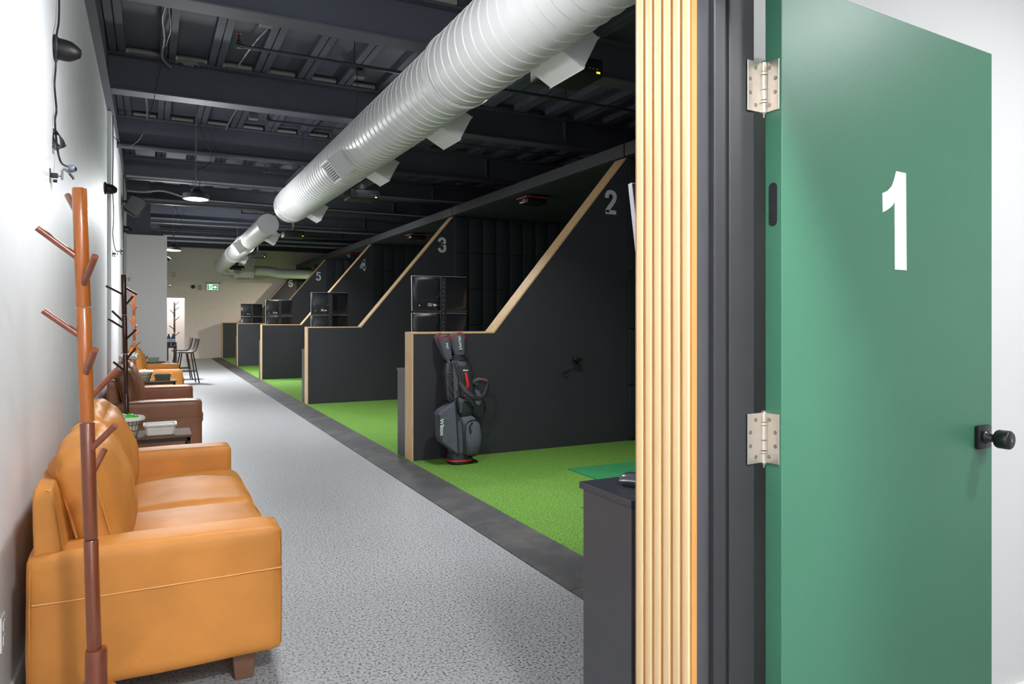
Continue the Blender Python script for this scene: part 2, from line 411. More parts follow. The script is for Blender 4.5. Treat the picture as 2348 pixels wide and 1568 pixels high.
# bay soffit and header
b = MB(); b.box(4.74, 8.6, 1.55, YE, 3.185, 3.2); b.build('ceiling_soffit', M['pad'], kind='structure')
b = MB()
for y0, y1 in zip([1.5, 6.46, 11.52, 16.7, 21.7], [6.44, 11.5, 16.68, 21.68, 26.4]): b.box(4.70, 4.78, y0, y1, 3.19, 3.335)
b.build('trim_5', M['header'], kind='structure', bev=.003)

# ------------------------------------------------------------ room 1 around the open door
XW = 1.05
b = MB()
b.box(XW+.012, 1.20, 1.19, 1.39, 0, 2.9)            # pilaster core
b.box(1.20, 1.27, 1.32, 1.50, 0, 2.9)
b.box(1.2, 1.255, 1.22, 1.32, 0, 2.9)
b.build('wall_pilaster', M['frame2'], kind='structure')
b = MB(); b.box(1.27, 8.6, 1.41, 1.50, 0, 2.9); b.build('wall_room_north', M['wall_room'], kind='structure')
b = MB(); b.box(XW, 1.20, -5, .25, 0, 2.9); b.box(XW, 1.2, .25, 1.19, 2.2, 2.9); b.build('wall_room_west', M['wall'], kind='structure')
b = MB(); b.box(1.2, 4.6, -2.6, -2.5, 0, 2.8); b.box(4.5, 4.6, -2.5, 1.41, 0, 2.8); b.build('wall_room_far', M['wall_room'], kind='structure')
b = MB(); b.box(1.2, 8.6, -2.6, 1.41, 2.8, 2.88); b.build('ceiling_room', M['wall_room'], kind='structure')
b = MB(); b.box(1.28, 4.5, 1.395, 1.41, 0, .1); b.build('baseboard_room', M['white'], kind='structure', bev=.004)
# slats
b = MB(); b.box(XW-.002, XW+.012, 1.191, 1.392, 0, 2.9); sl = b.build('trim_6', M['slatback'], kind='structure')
edges = [1460, 1480.5, 1500.5, 1521.5, 1543.5, 1565, 1587]
def px2Y(px, X):
    u = (px-1174)/1622; return X*(.8905-.4551*u)/(.4551+.8905*u)
b = MB()
for a, c in zip(edges, edges[1:]):
    ya = px2Y(a, XW-.006); yc = px2Y(c, XW-.006)
    w_ = ya-yc; b.box(XW-.007, XW-.001, yc+w_*.36, ya, 0, 2.9, bev=.0015)
b.build('trim_7', M['slat'], kind='structure', smooth=30)
# steel frame of the door: returns, stop, seal
b = MB()
b.box(1.094, 1.128, 1.172, 1.192, 0, 2.16, bev=.003)     # casing lip
b.box(1.145, 1.222, 1.180, 1.215, 0, 2.16, bev=.004)     # rabbet
b.box(1.094, 1.222, .262, .285, 0, 2.16, bev=.003)
b.box(1.094, 1.222, .262, 1.19, 2.16, 2.19, bev=.003)
b.build('door_1', M['frame'], kind='structure')
b = MB(); b.box(1.128, 1.145, 1.186, 1.20, 0, 2.16); b.build('trim_8', M['seal'], kind='structure')

# ============================================================ THE GREEN DOOR
DX0, DX1, DY0, DY1, DZ0, DZ1 = 1.253, 2.162, 1.133, 1.178, .01, 2.145
d = thing('green_door', 'open green door marked with a large white number 1, black knob', 'door', (DX0, DY1, 0))
d1 = MB().box(DX0, DX1, DY0, DY1, DZ0, DZ1).build('door_leaf', M['green'], d, True, bev=.0015)
one = [(.562, 1), (.971, .997), (1, 0), (.514, 0), (.495, .69), (.41, .645), (.22, .60), (.02, .566), (0, .756), (.21, .787), (.38, .842), (.47, .905)]
X0 = DX0+.377; k = .1045
b = MB(); b.prism([(X0+a*k, 1.5053+c*.2507) for a, c in one], lambda a, c, dd: (a, dd, c), DY0-.0012, DY0+.0005)
b.build('number', M['numw'], d, True)
# fire label on the hinge edge
b = MB(); b.soft(DX0-.0008, 1.156, 1.654, .0012, .013, .058, .0011, n=6)
bm_ = MB()
pts = [(1.156+.011*math.cos(t), (1.639+(.038 if math.sin(t) > 0 else -.038)+.011*math.sin(t))) for t in [2*PI*i/24 for i in range(24)]]
bm_.prism(pts, lambda a, c, dd: (dd, a, c), DX0-.0012, DX0)
b.bm.free()
lb = bm_.build('rating_label', M['seal'], d, True)
b = MB()
for i in range(11): b.box(DX0-.0014, DX0-.0012, 1.150, 1.162, 1.604+i*.0068, 1.6055+i*.0068)
b.build('fine_print', M['frame'], lb, True)
# knob
kz = 1.046
b = MB(); b.box(2.066, 2.130, DY0-.016, DY0, kz-.033, kz+.033, bev=.004)
kp = b.build('knob_plate', M['knob'], d, True, smooth=40)
b = MB(); b.lathe([(.018, 0), (.020, .004), (.012, .014), (.0105, .022), (.014, .026), (.023, .029), (.0258, .034), (.0262, .052), (.0255, .062), (.0225, .0655), (.0, .0655)], (2.098, DY0-.014, kz), (0, -1, 0), 36)
kb = b.build('knob', M['knob'], d, True, smooth=50)
b = MB(); b.lathe([(.006, 0), (.006, .0015), (.0045, .0018), (0, .0018)], (2.098, DY0-.0795, kz), (0, -1, 0), 20); b.box(2.0972, 2.0988, DY0-.082, DY0-.081, kz-.003, kz+.003)
b.build('keyhole', M['screw'], kb, True)
# hinges (screwed to both; kept with the door)
for hz in (1.907, 1.109, .30):
    b = MB()
    b.box(1.196, 1.244, 1.1785, 1.181, hz-.057, hz+.057, bev=.0008)
    b.box(DX0-.003, DX0-.0005, 1.138, 1.182, hz-.057, hz+.057, bev=.0008)
    hg = b.build('hinge', M['steel'], d, True)
    b = MB(); kx, ky = 1.2465, 1.1795
    z0 = hz-.057
    for a, c in ((0, .021), (.0225, .027), (.029, .051), (.0525, .0845), (.086, .092), (.0935, .114)):
        rr = .0068 if c-a > .01 else .0078
        b.cyl((kx, ky-.003, z0+a), (kx, ky-.003, z0+c), rr, n=20)
    b.lathe([(.0068, 0), (.004, .004), (0, .006)], (kx, ky-.003, z0+.114), (0, 0, 1), 16)
    b.lathe([(.0068, 0), (.004, .005), (.0022, .007), (.0018, .011), (0, .011)], (kx, ky-.003, z0), (0, 0, -1), 16)
    b.build('knuckle', M['steel'], hg, True, smooth=40)
    for (yy, zz) in ((1.164, .042), (1.148, .015), (1.148, -.016), (1.164, -.042)):
        b = MB(); b.lathe([(.0048, 0), (.0046, .0008), (.003, .0012), (0, .0004)], (DX0-.003, yy, hz+zz), (-1, 0, 0), 14)
        b.build('screw', M['screw'], hg, True, smooth=60)
    for (xx, zz) in ((1.222, .042), (1.2045, .015), (1.2045, -.016), (1.222, -.042)):
        b = MB(); b.lathe([(.0048, 0), (.0046, .0008), (.003, .0012), (0, .0004)], (xx, 1.1785, hz+zz), (0, -1, 0), 14)
        b.build('screw', M['screw'], hg, True, smooth=60)

d.rotation_euler.z = math.radians(3.46)
# ============================================================ BAY PARTITIONS
PY = [6.44, 11.5, 16.66, 21.66, 26.42]
def partition(i, y):
    n = str(i+2); th = .2 if i < 4 else .3
    t = thing('bay_partition', f'black bay partition with wood edging and white number {n}', 'partition', (2.22, y, .022), 0)
    z0 = .022; f = lambda a, c, dd: (a, dd, c)
    poly = [(2.235, z0), (2.235, 1.235), (3.09, 1.235), (4.735, 3.18), (8.58, 3.18), (8.58, z0)]
    MB().prism(poly, f, y+.004, y+th-.004).build('panel', M['part'], t, True)
    tw = .018
    b = MB(); b.box(2.217, 2.235, y, y+th, z0, 1.253); b.build('end_trim', M['oak'], t, True, bev=.0015)
    b = MB(); b.prism([(2.235, 1.235), (2.235, 1.253), (3.082, 1.253), (3.09, 1.235)], f, y, y+th); b.build('ledge_trim', M['oak'], t, True, bev=.0015)
    s = (3.18-1.235)/(4.735-3.09)
    nx, nz = -s/math.hypot(1, s)*tw, tw/math.hypot(1, s)
    b = MB(); b.prism([(3.09, 1.235), (3.082, 1.253), (4.735+nx-.012, 3.18+nz-.02), (4.735-.003, 3.175)], f, y, y+th); b.build('slope_trim', M['oak'], t, True, bev=.0015)
    # padding beyond the slope
    b = MB(); x = 4.745; cols = 14 if i != 0 else 14
    for c in range(cols):
        z = 3.175
        for r in range(5):
            z2 = max(z-.635, .03)
            b.box(x+.003, x+.262, y-.028, y+.006, z2+.004, z-.004, bev=.012, seg=2)
            z = z2
        x += .268
    b.build('acoustic_padding', M['pad'], t, True, smooth=50)
    digit(n, M['num'], t, 4.515, y+.004, 2.665, .272)
    return t
for i, y in enumerate(PY): partition(i, y)

# ============================================================ CABINETS AND MONITOR STANDS
def cabinet(x0, x1, y0, y1, z0, h, label):
    t = thing('storage_cabinet', label, 'cabinet', (x0, y0, z0), 0, 'grey cabinets tucked behind the partitions')
    b = MB(); b.box(x0+.002, x1-.002, y0+.002, y1-.02, z0+.0, z0+h-.021); b.build('body', M['cab'], t, True, bev=.002)
    b = MB(); b.box(x0, x1, y0, y1, z0+h-.02, z0+h); b.build('top_panel', M['cabtop'], t, True, bev=.0015)
    b = MB(); n = 2
    wd = (x1-x0-.03)/n
    for j in range(n):
        dd = MB(); dd.box(x0+.015+j*wd+.002, x0+.015+(j+1)*wd-.002, y1-.02, y1-.002, z0+.05, z0+h-.03)
        dr = dd.build('door', M['cab'], t, True, bev=.001)
        hh = MB(); hx = x0+.015+wd*(j+1)-.04 if j == 0 else x0+.015+wd*j+.03
        hh.box(hx, hx+.01, y1-.002, y1+.008, z0+.45, z0+.58, bev=.002); hh.build('handle', M['steel'], dr, True)
    b.bm.free()
    h_ = MB(); h_.cyl((x0-.0005, y1-.018, z0+h-.075), (x0+.001, y1-.018, z0+h-.075), .0022, n=10); h_.build('cam_hole', M['seal'], t, True)
    return t
cabinet(1.16, 2.1, 1.56, 1.822, 0, .886, 'dark grey cabinet beside the wood slat column, a mouse on top')
for i in range(4):
    cabinet(2.217, 3.0, PY[i]+.205, PY[i]+.46, .022, .864, ['grey cabinet edge just left of partition 2, nearest such sliver', 'second nearest grey cabinet sliver, beside the partition with number 3', 'thin grey cabinet edge left of the fourth bay partition', 'grey cabinet edge just left of partition 5, farthest sliver'][i])
def monitor_stand(x, y, label, tilt=3, yaw=0, base=.886, tilt2=None, dy2=0):
    t = thing('monitor_stand', label, 'monitor', (x, y, base), math.radians(yaw), 'stacked monitor pairs on the cabinets')
    b = MB(); b.box(-.019, .019, .0, .03, 0, .92, bev=.003); b.box(-.09, .09, -.06, .07, 0, .012, bev=.003)
    p = b.build('post', M['metalpole'], t)
    b = MB()
    for k in range(18): b.cyl((.012, -.0015, .1+k*.045), (.012, .001, .1+k*.045), .0032, n=8)
    b.build('post_holes', M['label'], p)
    b = MB(); b.box(.02, .045, .0, .03, .05, .90, bev=.003); b.build('cable_channel', M['black'], t)
    for zc in (.755, .375):
        lowr = zc < .5 and tilt2 is not None
        mt = Matrix.Translation((0.008, .075+(dy2 if lowr else 0), zc)) @ Matrix.Rotation(math.radians(-(tilt2 if lowr else tilt)), 4, 'X')
        b = MB()
        fr = [(-.302, .0), (.302, .0), (.302, .357), (-.302, .357)]
        # tapered back shell: bevelled frustum
        bm = b.bm
        o1 = [(-.302, -.1785), (.302, -.1785), (.302, .1785), (-.302, .1785)]
        L = []
        for s_, yy in ((1, .03), (1, .012), (.97, .0), (.80, -.016)):
            L.append([bm.verts.new(mt @ Vector((a*s_, yy, c*(s_ if s_ > .9 else .72)))) for a, c in o1])
        for A, B in zip(L, L[1:]):
            for k in range(4): bm.faces.new((A[k], A[(k+1) % 4], B[(k+1) % 4], B[k]))
        bm.faces.new(L[0]); bm.faces.new(L[-1][::-1])
        sh = b.build('screen_shell', M['mon'], t, smooth=60)
        sh.modifiers.new('bevel', 'BEVEL').width = .004
        b = MB()
        b.box(-.3035, .3035, .014, .031, .1785, .181, mtx=mt); b.box(-.3045, -.302, .012, .031, -.1785, .181, mtx=mt); b.box(.302, .3035, .022, .031, -.1785, .181, mtx=mt); b.box(-.3035, .3035, .022, .031, -.180, -.1785, mtx=mt)
        b.build('silver_rim', M['monedge'], sh)
        b = MB(); b.box(-.29, .29, .0302, .032, -.166, .166, mtx=mt); b.build('display', M['black'], sh)
        b = MB()
        for k in range(4): b.box(-.085+k*.018, -.074+k*.018, -.0175, -.0155, .10, .124, mtx=mt)
        b.build('vent_slots', M['metalpole'], sh)
        b = MB(); b.box(-.225, -.055, -.0185, -.0155, -.085, -.055, mtx=mt); b.build('port_recess', M['black'], sh)
        b = MB()
        for k in range(4): b.box(-.145, -.098, -.0175, -.0158, -.105-k*.009, -.101-k*.009, mtx=mt)
        b.build('fine_print', M['label'], sh)
        MB().box(-.088, -.050, -.0175, -.0158, -.130, -.108, mtx=mt).build('rating_sticker', M['label'], sh)
        MB().cyl(mt @ Vector((-.235, -.0175, -.125)), mt @ Vector((-.235, -.0158, -.125)), .007, n=14).build('lock_slot', M['label'], sh)
        b = MB()
        for sx in (-.05, .05):
            b.cyl(mt @ Vector((sx*1.0, -.03, .05)), mt @ Vector((sx, -.014, .05)), .006, n=10); b.cyl(mt @ Vector((sx, -.03, -.05)), mt @ Vector((sx, -.014, -.05)), .006, n=10)
            for s2 in (-1, 1): b.tube([mt @ Vector((0, -.03, 0)), mt @ Vector((sx, -.024, .05*s2))], .008, n=6)
        b.cyl(mt @ Vector((0, -.05, 0)), mt @ Vector((0, -.014, 0)), .022, n=16)
        b.build('mount_bracket', M['black'], t)
        b = MB(); b.tube([(-.14, .05, zc-.075), (-.1, .01, zc-.10), (-.03, .0, zc-.13), (.03, .0, zc-.2), (.05, .01, zc-.32)], .0035, n=6, smoothn=6)
        b.tube([(-.12, .05, zc-.075), (-.07, .0, zc-.16), (.0, -.01, zc-.22), (.04, -.008, zc-.34)], .003, n=6, smoothn=6)
        b.build('cable', M['cord'], t)
    return t
monitor_stand(1.67, 1.727, 'silver rimmed monitor edge peeking out left of the slat column', 10, 0, .886, 0, -.06)
for i in range(4):
    monitor_stand(2.66 if i == 0 else 2.655, PY[i]+.33, ['stacked black monitors behind partition 2, biggest pair in view', 'stacked black monitors behind partition 3, second biggest pair', 'stacked black monitors behind partition 4, third biggest pair', 'stacked black monitors behind partition 5, smallest pair by the end wall'][i], [2, 0, 1, 1][i], [0, -2, 1, 1][i])

# mouse on near cabinet
t = thing('computer_mouse', 'grey computer mouse on the cabinet beside the slat column', 'mouse', (1.285, 1.69, .886))
mt = Matrix.Rotation(math.radians(30), 4, 'Z')
b = MB(); b.soft(0, 0, .017, .030, .055, .016, .0145, (0, 0, .006), n=8, mtx=mt); b.build('shell', M['mouse'], t, smooth=180)
b = MB(); b.tube([mt @ Vector(p) for p in ((-.031, -.05, .014), (-.033, 0, .02), (-.028, .045, .016), (0, .057, .012), (.028, .045, .016), (.033, 0, .02), (.031, -.05, .014))], .003, n=8, smoothn=6)
b.build('silver_band', M['mousesil'], t, smooth=180)

# hitting mat
b = MB(); b.box(3.35, 4.95, 3.6, 5.45, .022, .03); o = b.build('hitting_mat', M['mat'])
tag(o, 'darker green hitting mat laid on the turf', 'mat')

# ============================================================ GOLF BAG
BX, BYY = 2.60, 6.17
g = thing('golf_bag', 'black and grey stand bag with red accents leaning on partition', 'golf bag', (BX, BYY, .03))
# crop-pixel helper: crop coordinates of the study view to local x, z (metres)
def cx_(a): return (a-588)*.001362
def cz_(c): return (1462-c)*.001256
lean = .17
def P(a, c, y=0): z = cz_(c); return Vector((cx_(a), y+lean*z/.9*1.0, z))
def loftE(mb, secs, n=24, sq=2.6):   # secs: (cx, z, halfwidth, halfdepth, y)
    rings = []
    for (cx, z, hw, hd, y) in secs:
        ring = []
        for k in range(n):
            t_ = 2*PI*k/n; c_, s_ = math.cos(t_), math.sin(t_)
            ring.append(mb.bm.verts.new((cx+hw*math.copysign(abs(c_)**(2/sq), c_), y+lean*z/.9+hd*math.copysign(abs(s_)**(2/sq), s_), z)))
        rings.append(ring)
    for a, b2 in zip(rings, rings[1:]):
        for k in range(n): mb.bm.faces.new((a[k], a[(k+1) % n], b2[(k+1) % n], b2[k]))
    mb.bm.faces.new(rings[0][::-1]); mb.bm.faces.new(rings[-1]); return mb
b = loftE(MB(), [(cx_(588), .0, .115, .10, 0), (cx_(588), .012, .122, .105, 0), (cx_(588), .045, .118, .10, 0), (cx_(588), .10, .112, .095, 0)])
b.build('base', M['bagdark'], g, smooth=50)
b = loftE(MB(), [(cx_(588), .022, .1255, .108, 0), (cx_(588), .034, .1245, .107, 0)]); b.build('red_base_ring', M['red'], g, smooth=50)
b = loftE(MB(), [(cx_(590), .09, .105, .09, 0), (cx_(595), .3, .115, .095, 0), (cx_(600), .55, .105, .09, 0), (cx_(612), .75, .098, .085, 0), (cx_(625), .92, .09, .08, 0), (cx_(630), .955, .086, .078, 0)], 28)
b.build('tube_body', M['bag'], g, smooth=60)
# tall dark side panel with embossed chevrons (left) and centre column
b = loftE(MB(), [(cx_(534), .57, .035, .06, -.03), (cx_(530), .60, .048, .07, -.03), (cx_(530), .86, .046, .07, -.03), (cx_(538), .93, .035, .05, -.03)], 20, 4)
sp = b.build('side_panel', M['bagdark'], g, smooth=60)
b = MB()
for (p, q) in (((505, 800), (555, 860)), ((505, 800), (505, 990)), ((555, 860), (553, 990)), ((507, 870), (552, 950)), ((507, 940), (540, 995)), ((505, 800), (555, 795)), ((555, 795), (555, 860))):
    A = P(*p, -.103); B = P(*q, -.103); b.tube([A, B], .004, n=6)
b.build('embossed_ridge', M['bag'], sp)
b = loftE(MB(), [(cx_(655), .58, .06, .03, -.085), (cx_(650), .62, .07, .032, -.085), (cx_(648), .90, .064, .03, -.08)], 20, 5)
cc = b.build('centre_column', M['bagdark'], g, smooth=60)
b = MB(); b.ribbon([P(645, 795, -.122), P(648, 840, -.128), P(652, 880, -.128), P(648, 912, -.12)], (1, 0, 0), .026, .006); b.build('red_handle', M['red'], cc, smooth=50)
b = MB(); b.box(-.01, .01, -.002, .002, -.008, .008, mtx=Matrix.Translation(P(628, 966, -.122))); b.build('red_tab', M['red'], cc)
b = MB(); b.box(-.028, -.012, -.002, .002, -.007, .007, mtx=Matrix.Translation(P(650, 778, -.113))); b.box(-.010, .022, -.002, .002, -.006, .004, mtx=Matrix.Translation(P(650, 778, -.113))); b.build('badge', M['label'], cc)
# big left pocket with lettering
b = MB(); pl = [(424, 1095), (440, 1068), (500, 1035), (555, 1003), (556, 1395), (535, 1385), (432, 1295), (422, 1260)]
b.prism(pl, lambda a, c, dd: P(a, c, dd), -.125, .02)
pk = b.build('side_pocket', M['bag'], g, bev=.02); pk.modifiers['bevel'].segments = 4
b = MB(); b.tube([P(548, 1005, -.128), P(550, 1100, -.132), P(548, 1250, -.132), P(546, 1385, -.128)], .006, n=8, smoothn=4); b.tube([P(428, 1095, -.12), P(426, 1180, -.125), P(436, 1292, -.12)], .004, n=6, smoothn=4); b.build('zipper', M['bagdark'], pk, smooth=60)
tx = text('pocket_lettering', 'Wilson', M['label'], pk, (0, 0, 0), .040, sx=1.0, rot=(0, 0, 0), bold=.035, ext=.002)
# place vertical lettering reading downward on front of pocket
c0 = P(439, 1183, -.128)
tx.data.transform(Matrix.Translation(c0) @ Matrix.Rotation(-math.atan(lean/.9), 4, 'X') @ Matrix.Rotation(PI/2, 4, 'X') @ Matrix.Rotation(-PI/2-.05, 4, 'Z'))
# lower front pocket
b = loftE(MB(), [(cx_(648), cz_(1405), .05, .05, -.08), (cx_(650), cz_(1385), .08, .075, -.085), (cx_(660), cz_(1280), .092, .085, -.09), (cx_(658), cz_(1180), .09, .08, -.085), (cx_(640), cz_(1135), .075, .06, -.075), (cx_(632), cz_(1115), .055, .045, -.07)], 28, 3)
fp = b.build('front_pocket', M['bag'], g, smooth=60)
b = MB(); b.tube([P(592, 1370, -.145), P(594, 1260, -.155), P(605, 1180, -.155), P(640, 1150, -.15), P(700, 1150, -.14), P(722, 1200, -.12)], .0055, n=8, smoothn=6)
b.build('zipper', M['bagdark'], fp, smooth=60)
b = MB(); b.ribbon([P(655, 1160, -.16), P(630, 1185, -.172), P(632, 1215, -.175), P(632, 1240, -.172)], (1, .2, 0), .018, .006); b.build('pull_tab', M['bagdark'], fp, smooth=60)
# upper front pocket
b = loftE(MB(), [(cx_(625), cz_(1118), .06, .05, -.07), (cx_(628), cz_(1080), .086, .065, -.075), (cx_(628), cz_(1020), .086, .065, -.075), (cx_(622), cz_(985), .078, .06, -.073), (cx_(620), cz_(972), .06, .045, -.066)], 24, 3)
up = b.build('upper_pocket', M['bagdark'], g, smooth=60)
b = MB()
for off in (0, .016, .03): b.tube([P(572+off*400, 1085, -.146), P(580+off*400, 1020+off*300, -.150), P(610, 990+off*500, -.146), P(655, 995+off*500, -.146), P(680-off*300, 1040, -.142)], .004, n=6, smoothn=6)
b.build('zipper', M['bag'], up, smooth=60)
# cuff
b = MB()
for zc, rr in ((.955, .012), (.975, .012)):
    b.tube([Vector((cx_(633)+.088*math.cos(t_), lean*zc/.9+.075*math.sin(t_), zc+.01*math.sin(2*t_))) for t_ in [2*PI*k/24 for k in range(25)]], rr, n=10)
b.build('top_cuff', M['bagdark'], g, smooth=60)
b = MB(); b.ribbon([P(578, 700, -.09), P(590, 760, -.11), P(600, 830, -.12), P(592, 880, -.13)], (1, 0, 0), .022, .01); b.build('side_strap', M['bagdark'], g, smooth=60)
# shoulder straps
b = MB(); b.ribbon([P(582, 872, -.14), P(610, 920, -.18), P(660, 968, -.20), P(715, 985, -.19), P(765, 955, -.17), P(800, 900, -.14), P(800, 868, -.11), P(742, 855, -.09), P(700, 880, -.07)], (0, .35, 1), .045, .014)
b.build('shoulder_strap', M['bagdark'], g, smooth=60)
b = MB(); b.ribbon([P(742, 850, -.115), P(775, 852, -.12), P(802, 864, -.125)], (0, .3, 1), .008, .006); b.build('red_strap_edge', M['red'], g, smooth=60)
b = MB(); b.ribbon([P(700, 800, -.04), P(725, 850, -.02), P(748, 930, -.03), P(760, 1000, -.04), P(735, 1045, -.05)], (1, .1, 0), .05, .012); b.build('strap_pad', M['bag'], g, smooth=60)
b = MB(); b.ribbon([P(795, 1000, .01), P(812, 1050, 0), P(800, 1110, -.01), P(765, 1148, -.03), P(720, 1150, -.05)], (.2, .9, 0), .03, .008)
b.ribbon([P(795, 1000, .01), P(775, 960, .01), P(745, 940, 0)], (.2, .9, 0), .03, .008); b.build('lower_strap_loop', M['bagdark'], g, smooth=60)
b = MB(); b.tube([P(700, 740, -.03), P(722, 800, -.03), P(730, 860, -.02)], .012, n=8, smoothn=4); b.build('carry_handle', M['bagdark'], g, smooth=60)
# head covers: things carried by the bag
def headcover(label, a0, c0, a1, c1, w0, w1, y, txt, txh):
    base = P(a0, c0, y); tip = P(a1, c1, y)
    t = thing('club_headcover', label, 'headcover', Vector((BX, BYY, .03))+base, 0, 'head covers standing in the golf bag')
    ax = (tip-base); L = ax.length; axn = ax.normalized(); sx = Vector((1, 0, 0)); sx = (sx-axn*sx.dot(axn)).normalized(); sy = axn.cross(sx)
    b = MB(); rings = []; n = 24
    for f_, s_ in ((0, .55), (.03, .62), (.25, .74), (.55, .90), (.8, 1), (.92, .92), (.98, .68), (1, .35)):
        wv = w0+(w1-w0)*f_
        rings.append([b.bm.verts.new(axn*L*f_+sx*math.cos(q)*w1*s_+sy*math.sin(q)*w1*.72*s_) for q in [2*PI*k/n for k in range(n)]])
    for A, B in zip(rings, rings[1:]):
        for k in range(n): b.bm.faces.new((A[k], A[(k+1) % n], B[(k+1) % n], B[k]))
    b.bm.faces.new(rings[0][::-1]); b.bm.faces.new(rings[-1])
    body = b.build('cover', M['bag'], t, smooth=60)
    b = MB(); fr = Vector((0, -1, 0)); pts = []; sgn = -1 if sy.y > 0 else 1
    for q in range(13):
        ang = PI*q/12; f_ = .70+.23*math.sin(ang); sc_ = 1-.08*max(0, (f_-.8)/.12); xx = -math.cos(ang)*.82; pts.append(axn*L*f_+sx*xx*w1*sc_+sy*sgn*(w1*.72*sc_*math.sqrt(1-xx*xx)+.002))
    b.tube(pts, .005, n=6); b.build('red_piping', M['red'], t, smooth=60)
    b = MB(); b.cyl(-axn*.10, axn*.02, .006, n=10); b.build('shaft', M['steel'], t, smooth=60)
    if txt:
        tx = text('lettering', txt, M['label'], body, (0, 0, 0), txh, sx=1.05, rot=(0, 0, 0), bold=.03, ext=.004)
        ang = math.atan2(ax.x, ax.z)
        tx.data.transform(Matrix.Translation(axn*L*.55+fr*w1*.72) @ Matrix.Rotation(ang, 4, 'Y') @ Matrix.Rotation(-.12, 4, 'X') @ Matrix.Rotation(PI/2, 4, 'X') @ Matrix.Rotation(-PI/2, 4, 'Z'))
    return t
headcover('taller grey head cover with white lettering and red piping, right of two', 628, 672, 612, 494, .05, .084, -.055, 'PROFILE', .026)
headcover('slimmer grey head cover tilting left out of the golf bag', 545, 700, 513, 508, .04, .060, -.05, 'PRO', .022)
headcover('black head cover at the back of the golf bag, mostly hidden', 545, 690, 490, 500, .04, .050, .01, None, 0)
headcover('dark head cover behind the tallest one, a red edge showing', 655, 690, 640, 520, .04, .065, .03, None, 0)

# partition webcam (small black) beside the bag
t = thing('wall_camera', 'small black camera on the partition marked 2', 'camera', (4.05, 6.438, .93))
b = MB(); b.box(-.035, .035, -.03, .0, -.02, .035, bev=.006); b.build('mount', M['black'], t)
b = MB(); b.soft(-.005, -.06, .02, .045, .022, .018, .015, n=6); cb = b.build('camera_body', M['mon'], t, smooth=180)
b = MB(); b.tube([(-.02, -.04, -.01), (-.05, -.02, -.06), (-.12, -.01, -.09), (-.17, -.01, -.12), (-.13, -.01, -.16), (-.09, -.01, -.13), (-.12, -.01, -.10)], .004, n=6, smoothn=6); b.build('cable', M['cord'], t, smooth=180)

# ============================================================ DUCTWORK
AX, AZ = 2.05, 3.23
def ductseg(mb, y0, y1, r, pitch=.115, rib=.006):
    n = 40; rings = []; y = y0; prof = [(y0, r)]
    k = y0+pitch*.5
    while k < y1-.02:
        prof += [(k-.008, r), (k-.003, r+rib), (k+.003, r+rib), (k+.008, r)]; k += pitch
    prof.append((y1, r))
    for (yy, rr) in prof:
        # spiral seam: shift rib by angle for a helical look
        ring = []
        for j in range(n):
            a = 2*PI*j/n; sh = pitch*(j/n) if y0 < yy < y1 else 0
            ring.append(mb.bm.verts.new((AX+rr*math.cos(a), min(max(yy+sh-pitch*.5, y0), y1), AZ+rr*math.sin(a))))
        rings.append(ring)
    for A, B in zip(rings, rings[1:]):
        for j in range(n): mb.bm.faces.new((A[j], A[(j+1) % n], B[(j+1) % n], B[j]))
    mb.bm.faces.new(rings[0]); mb.bm.faces.new(rings[-1][::-1]); return mb
def ringd(mb, y, r, wd=.012, ex=.009):
    n = 40
    for (ya, yb) in ((y, y+wd),):
        R = []
        for (yy, rr) in ((ya, r-.01), (ya, r+ex), (yb, r+ex), (yb, r-.01)):
            R.append([mb.bm.verts.new((AX+rr*math.cos(2*PI*j/n), yy, AZ+rr*math.sin(2*PI*j/n))) for j in range(n)])
        for A, B in zip(R, R[1:]):
            for j in range(n): mb.bm.faces.new((A[j], A[(j+1) % n], B[(j+1) % n], B[j]))
    return mb
D1 = thing('round_duct', 'long white spiral duct hanging over the bay edge, nearest run', 'duct', (AX, .6, AZ))
b = MB(); ductseg(b, .6, 4.85, .280, .125); b.build('duct_section', M['duct'], D1, True, smooth=35)
b = MB(); ductseg(b, 4.87, 11.85, .270, .125); b.build('duct_section', M['duct'], D1, True, smooth=35)
for a_ in ((4.83, .283, .05, .008), (4.93, .272, .012), (11.62, .272, .012)): ringd(MB(), *a_).build('duct_collar', M['duct'], D1, True, smooth=35)
MB().cyl((AX, 11.86, AZ), (AX, 12.0, AZ), .272, n=40).build('end_collar', M['duct'], D1, True, smooth=35)
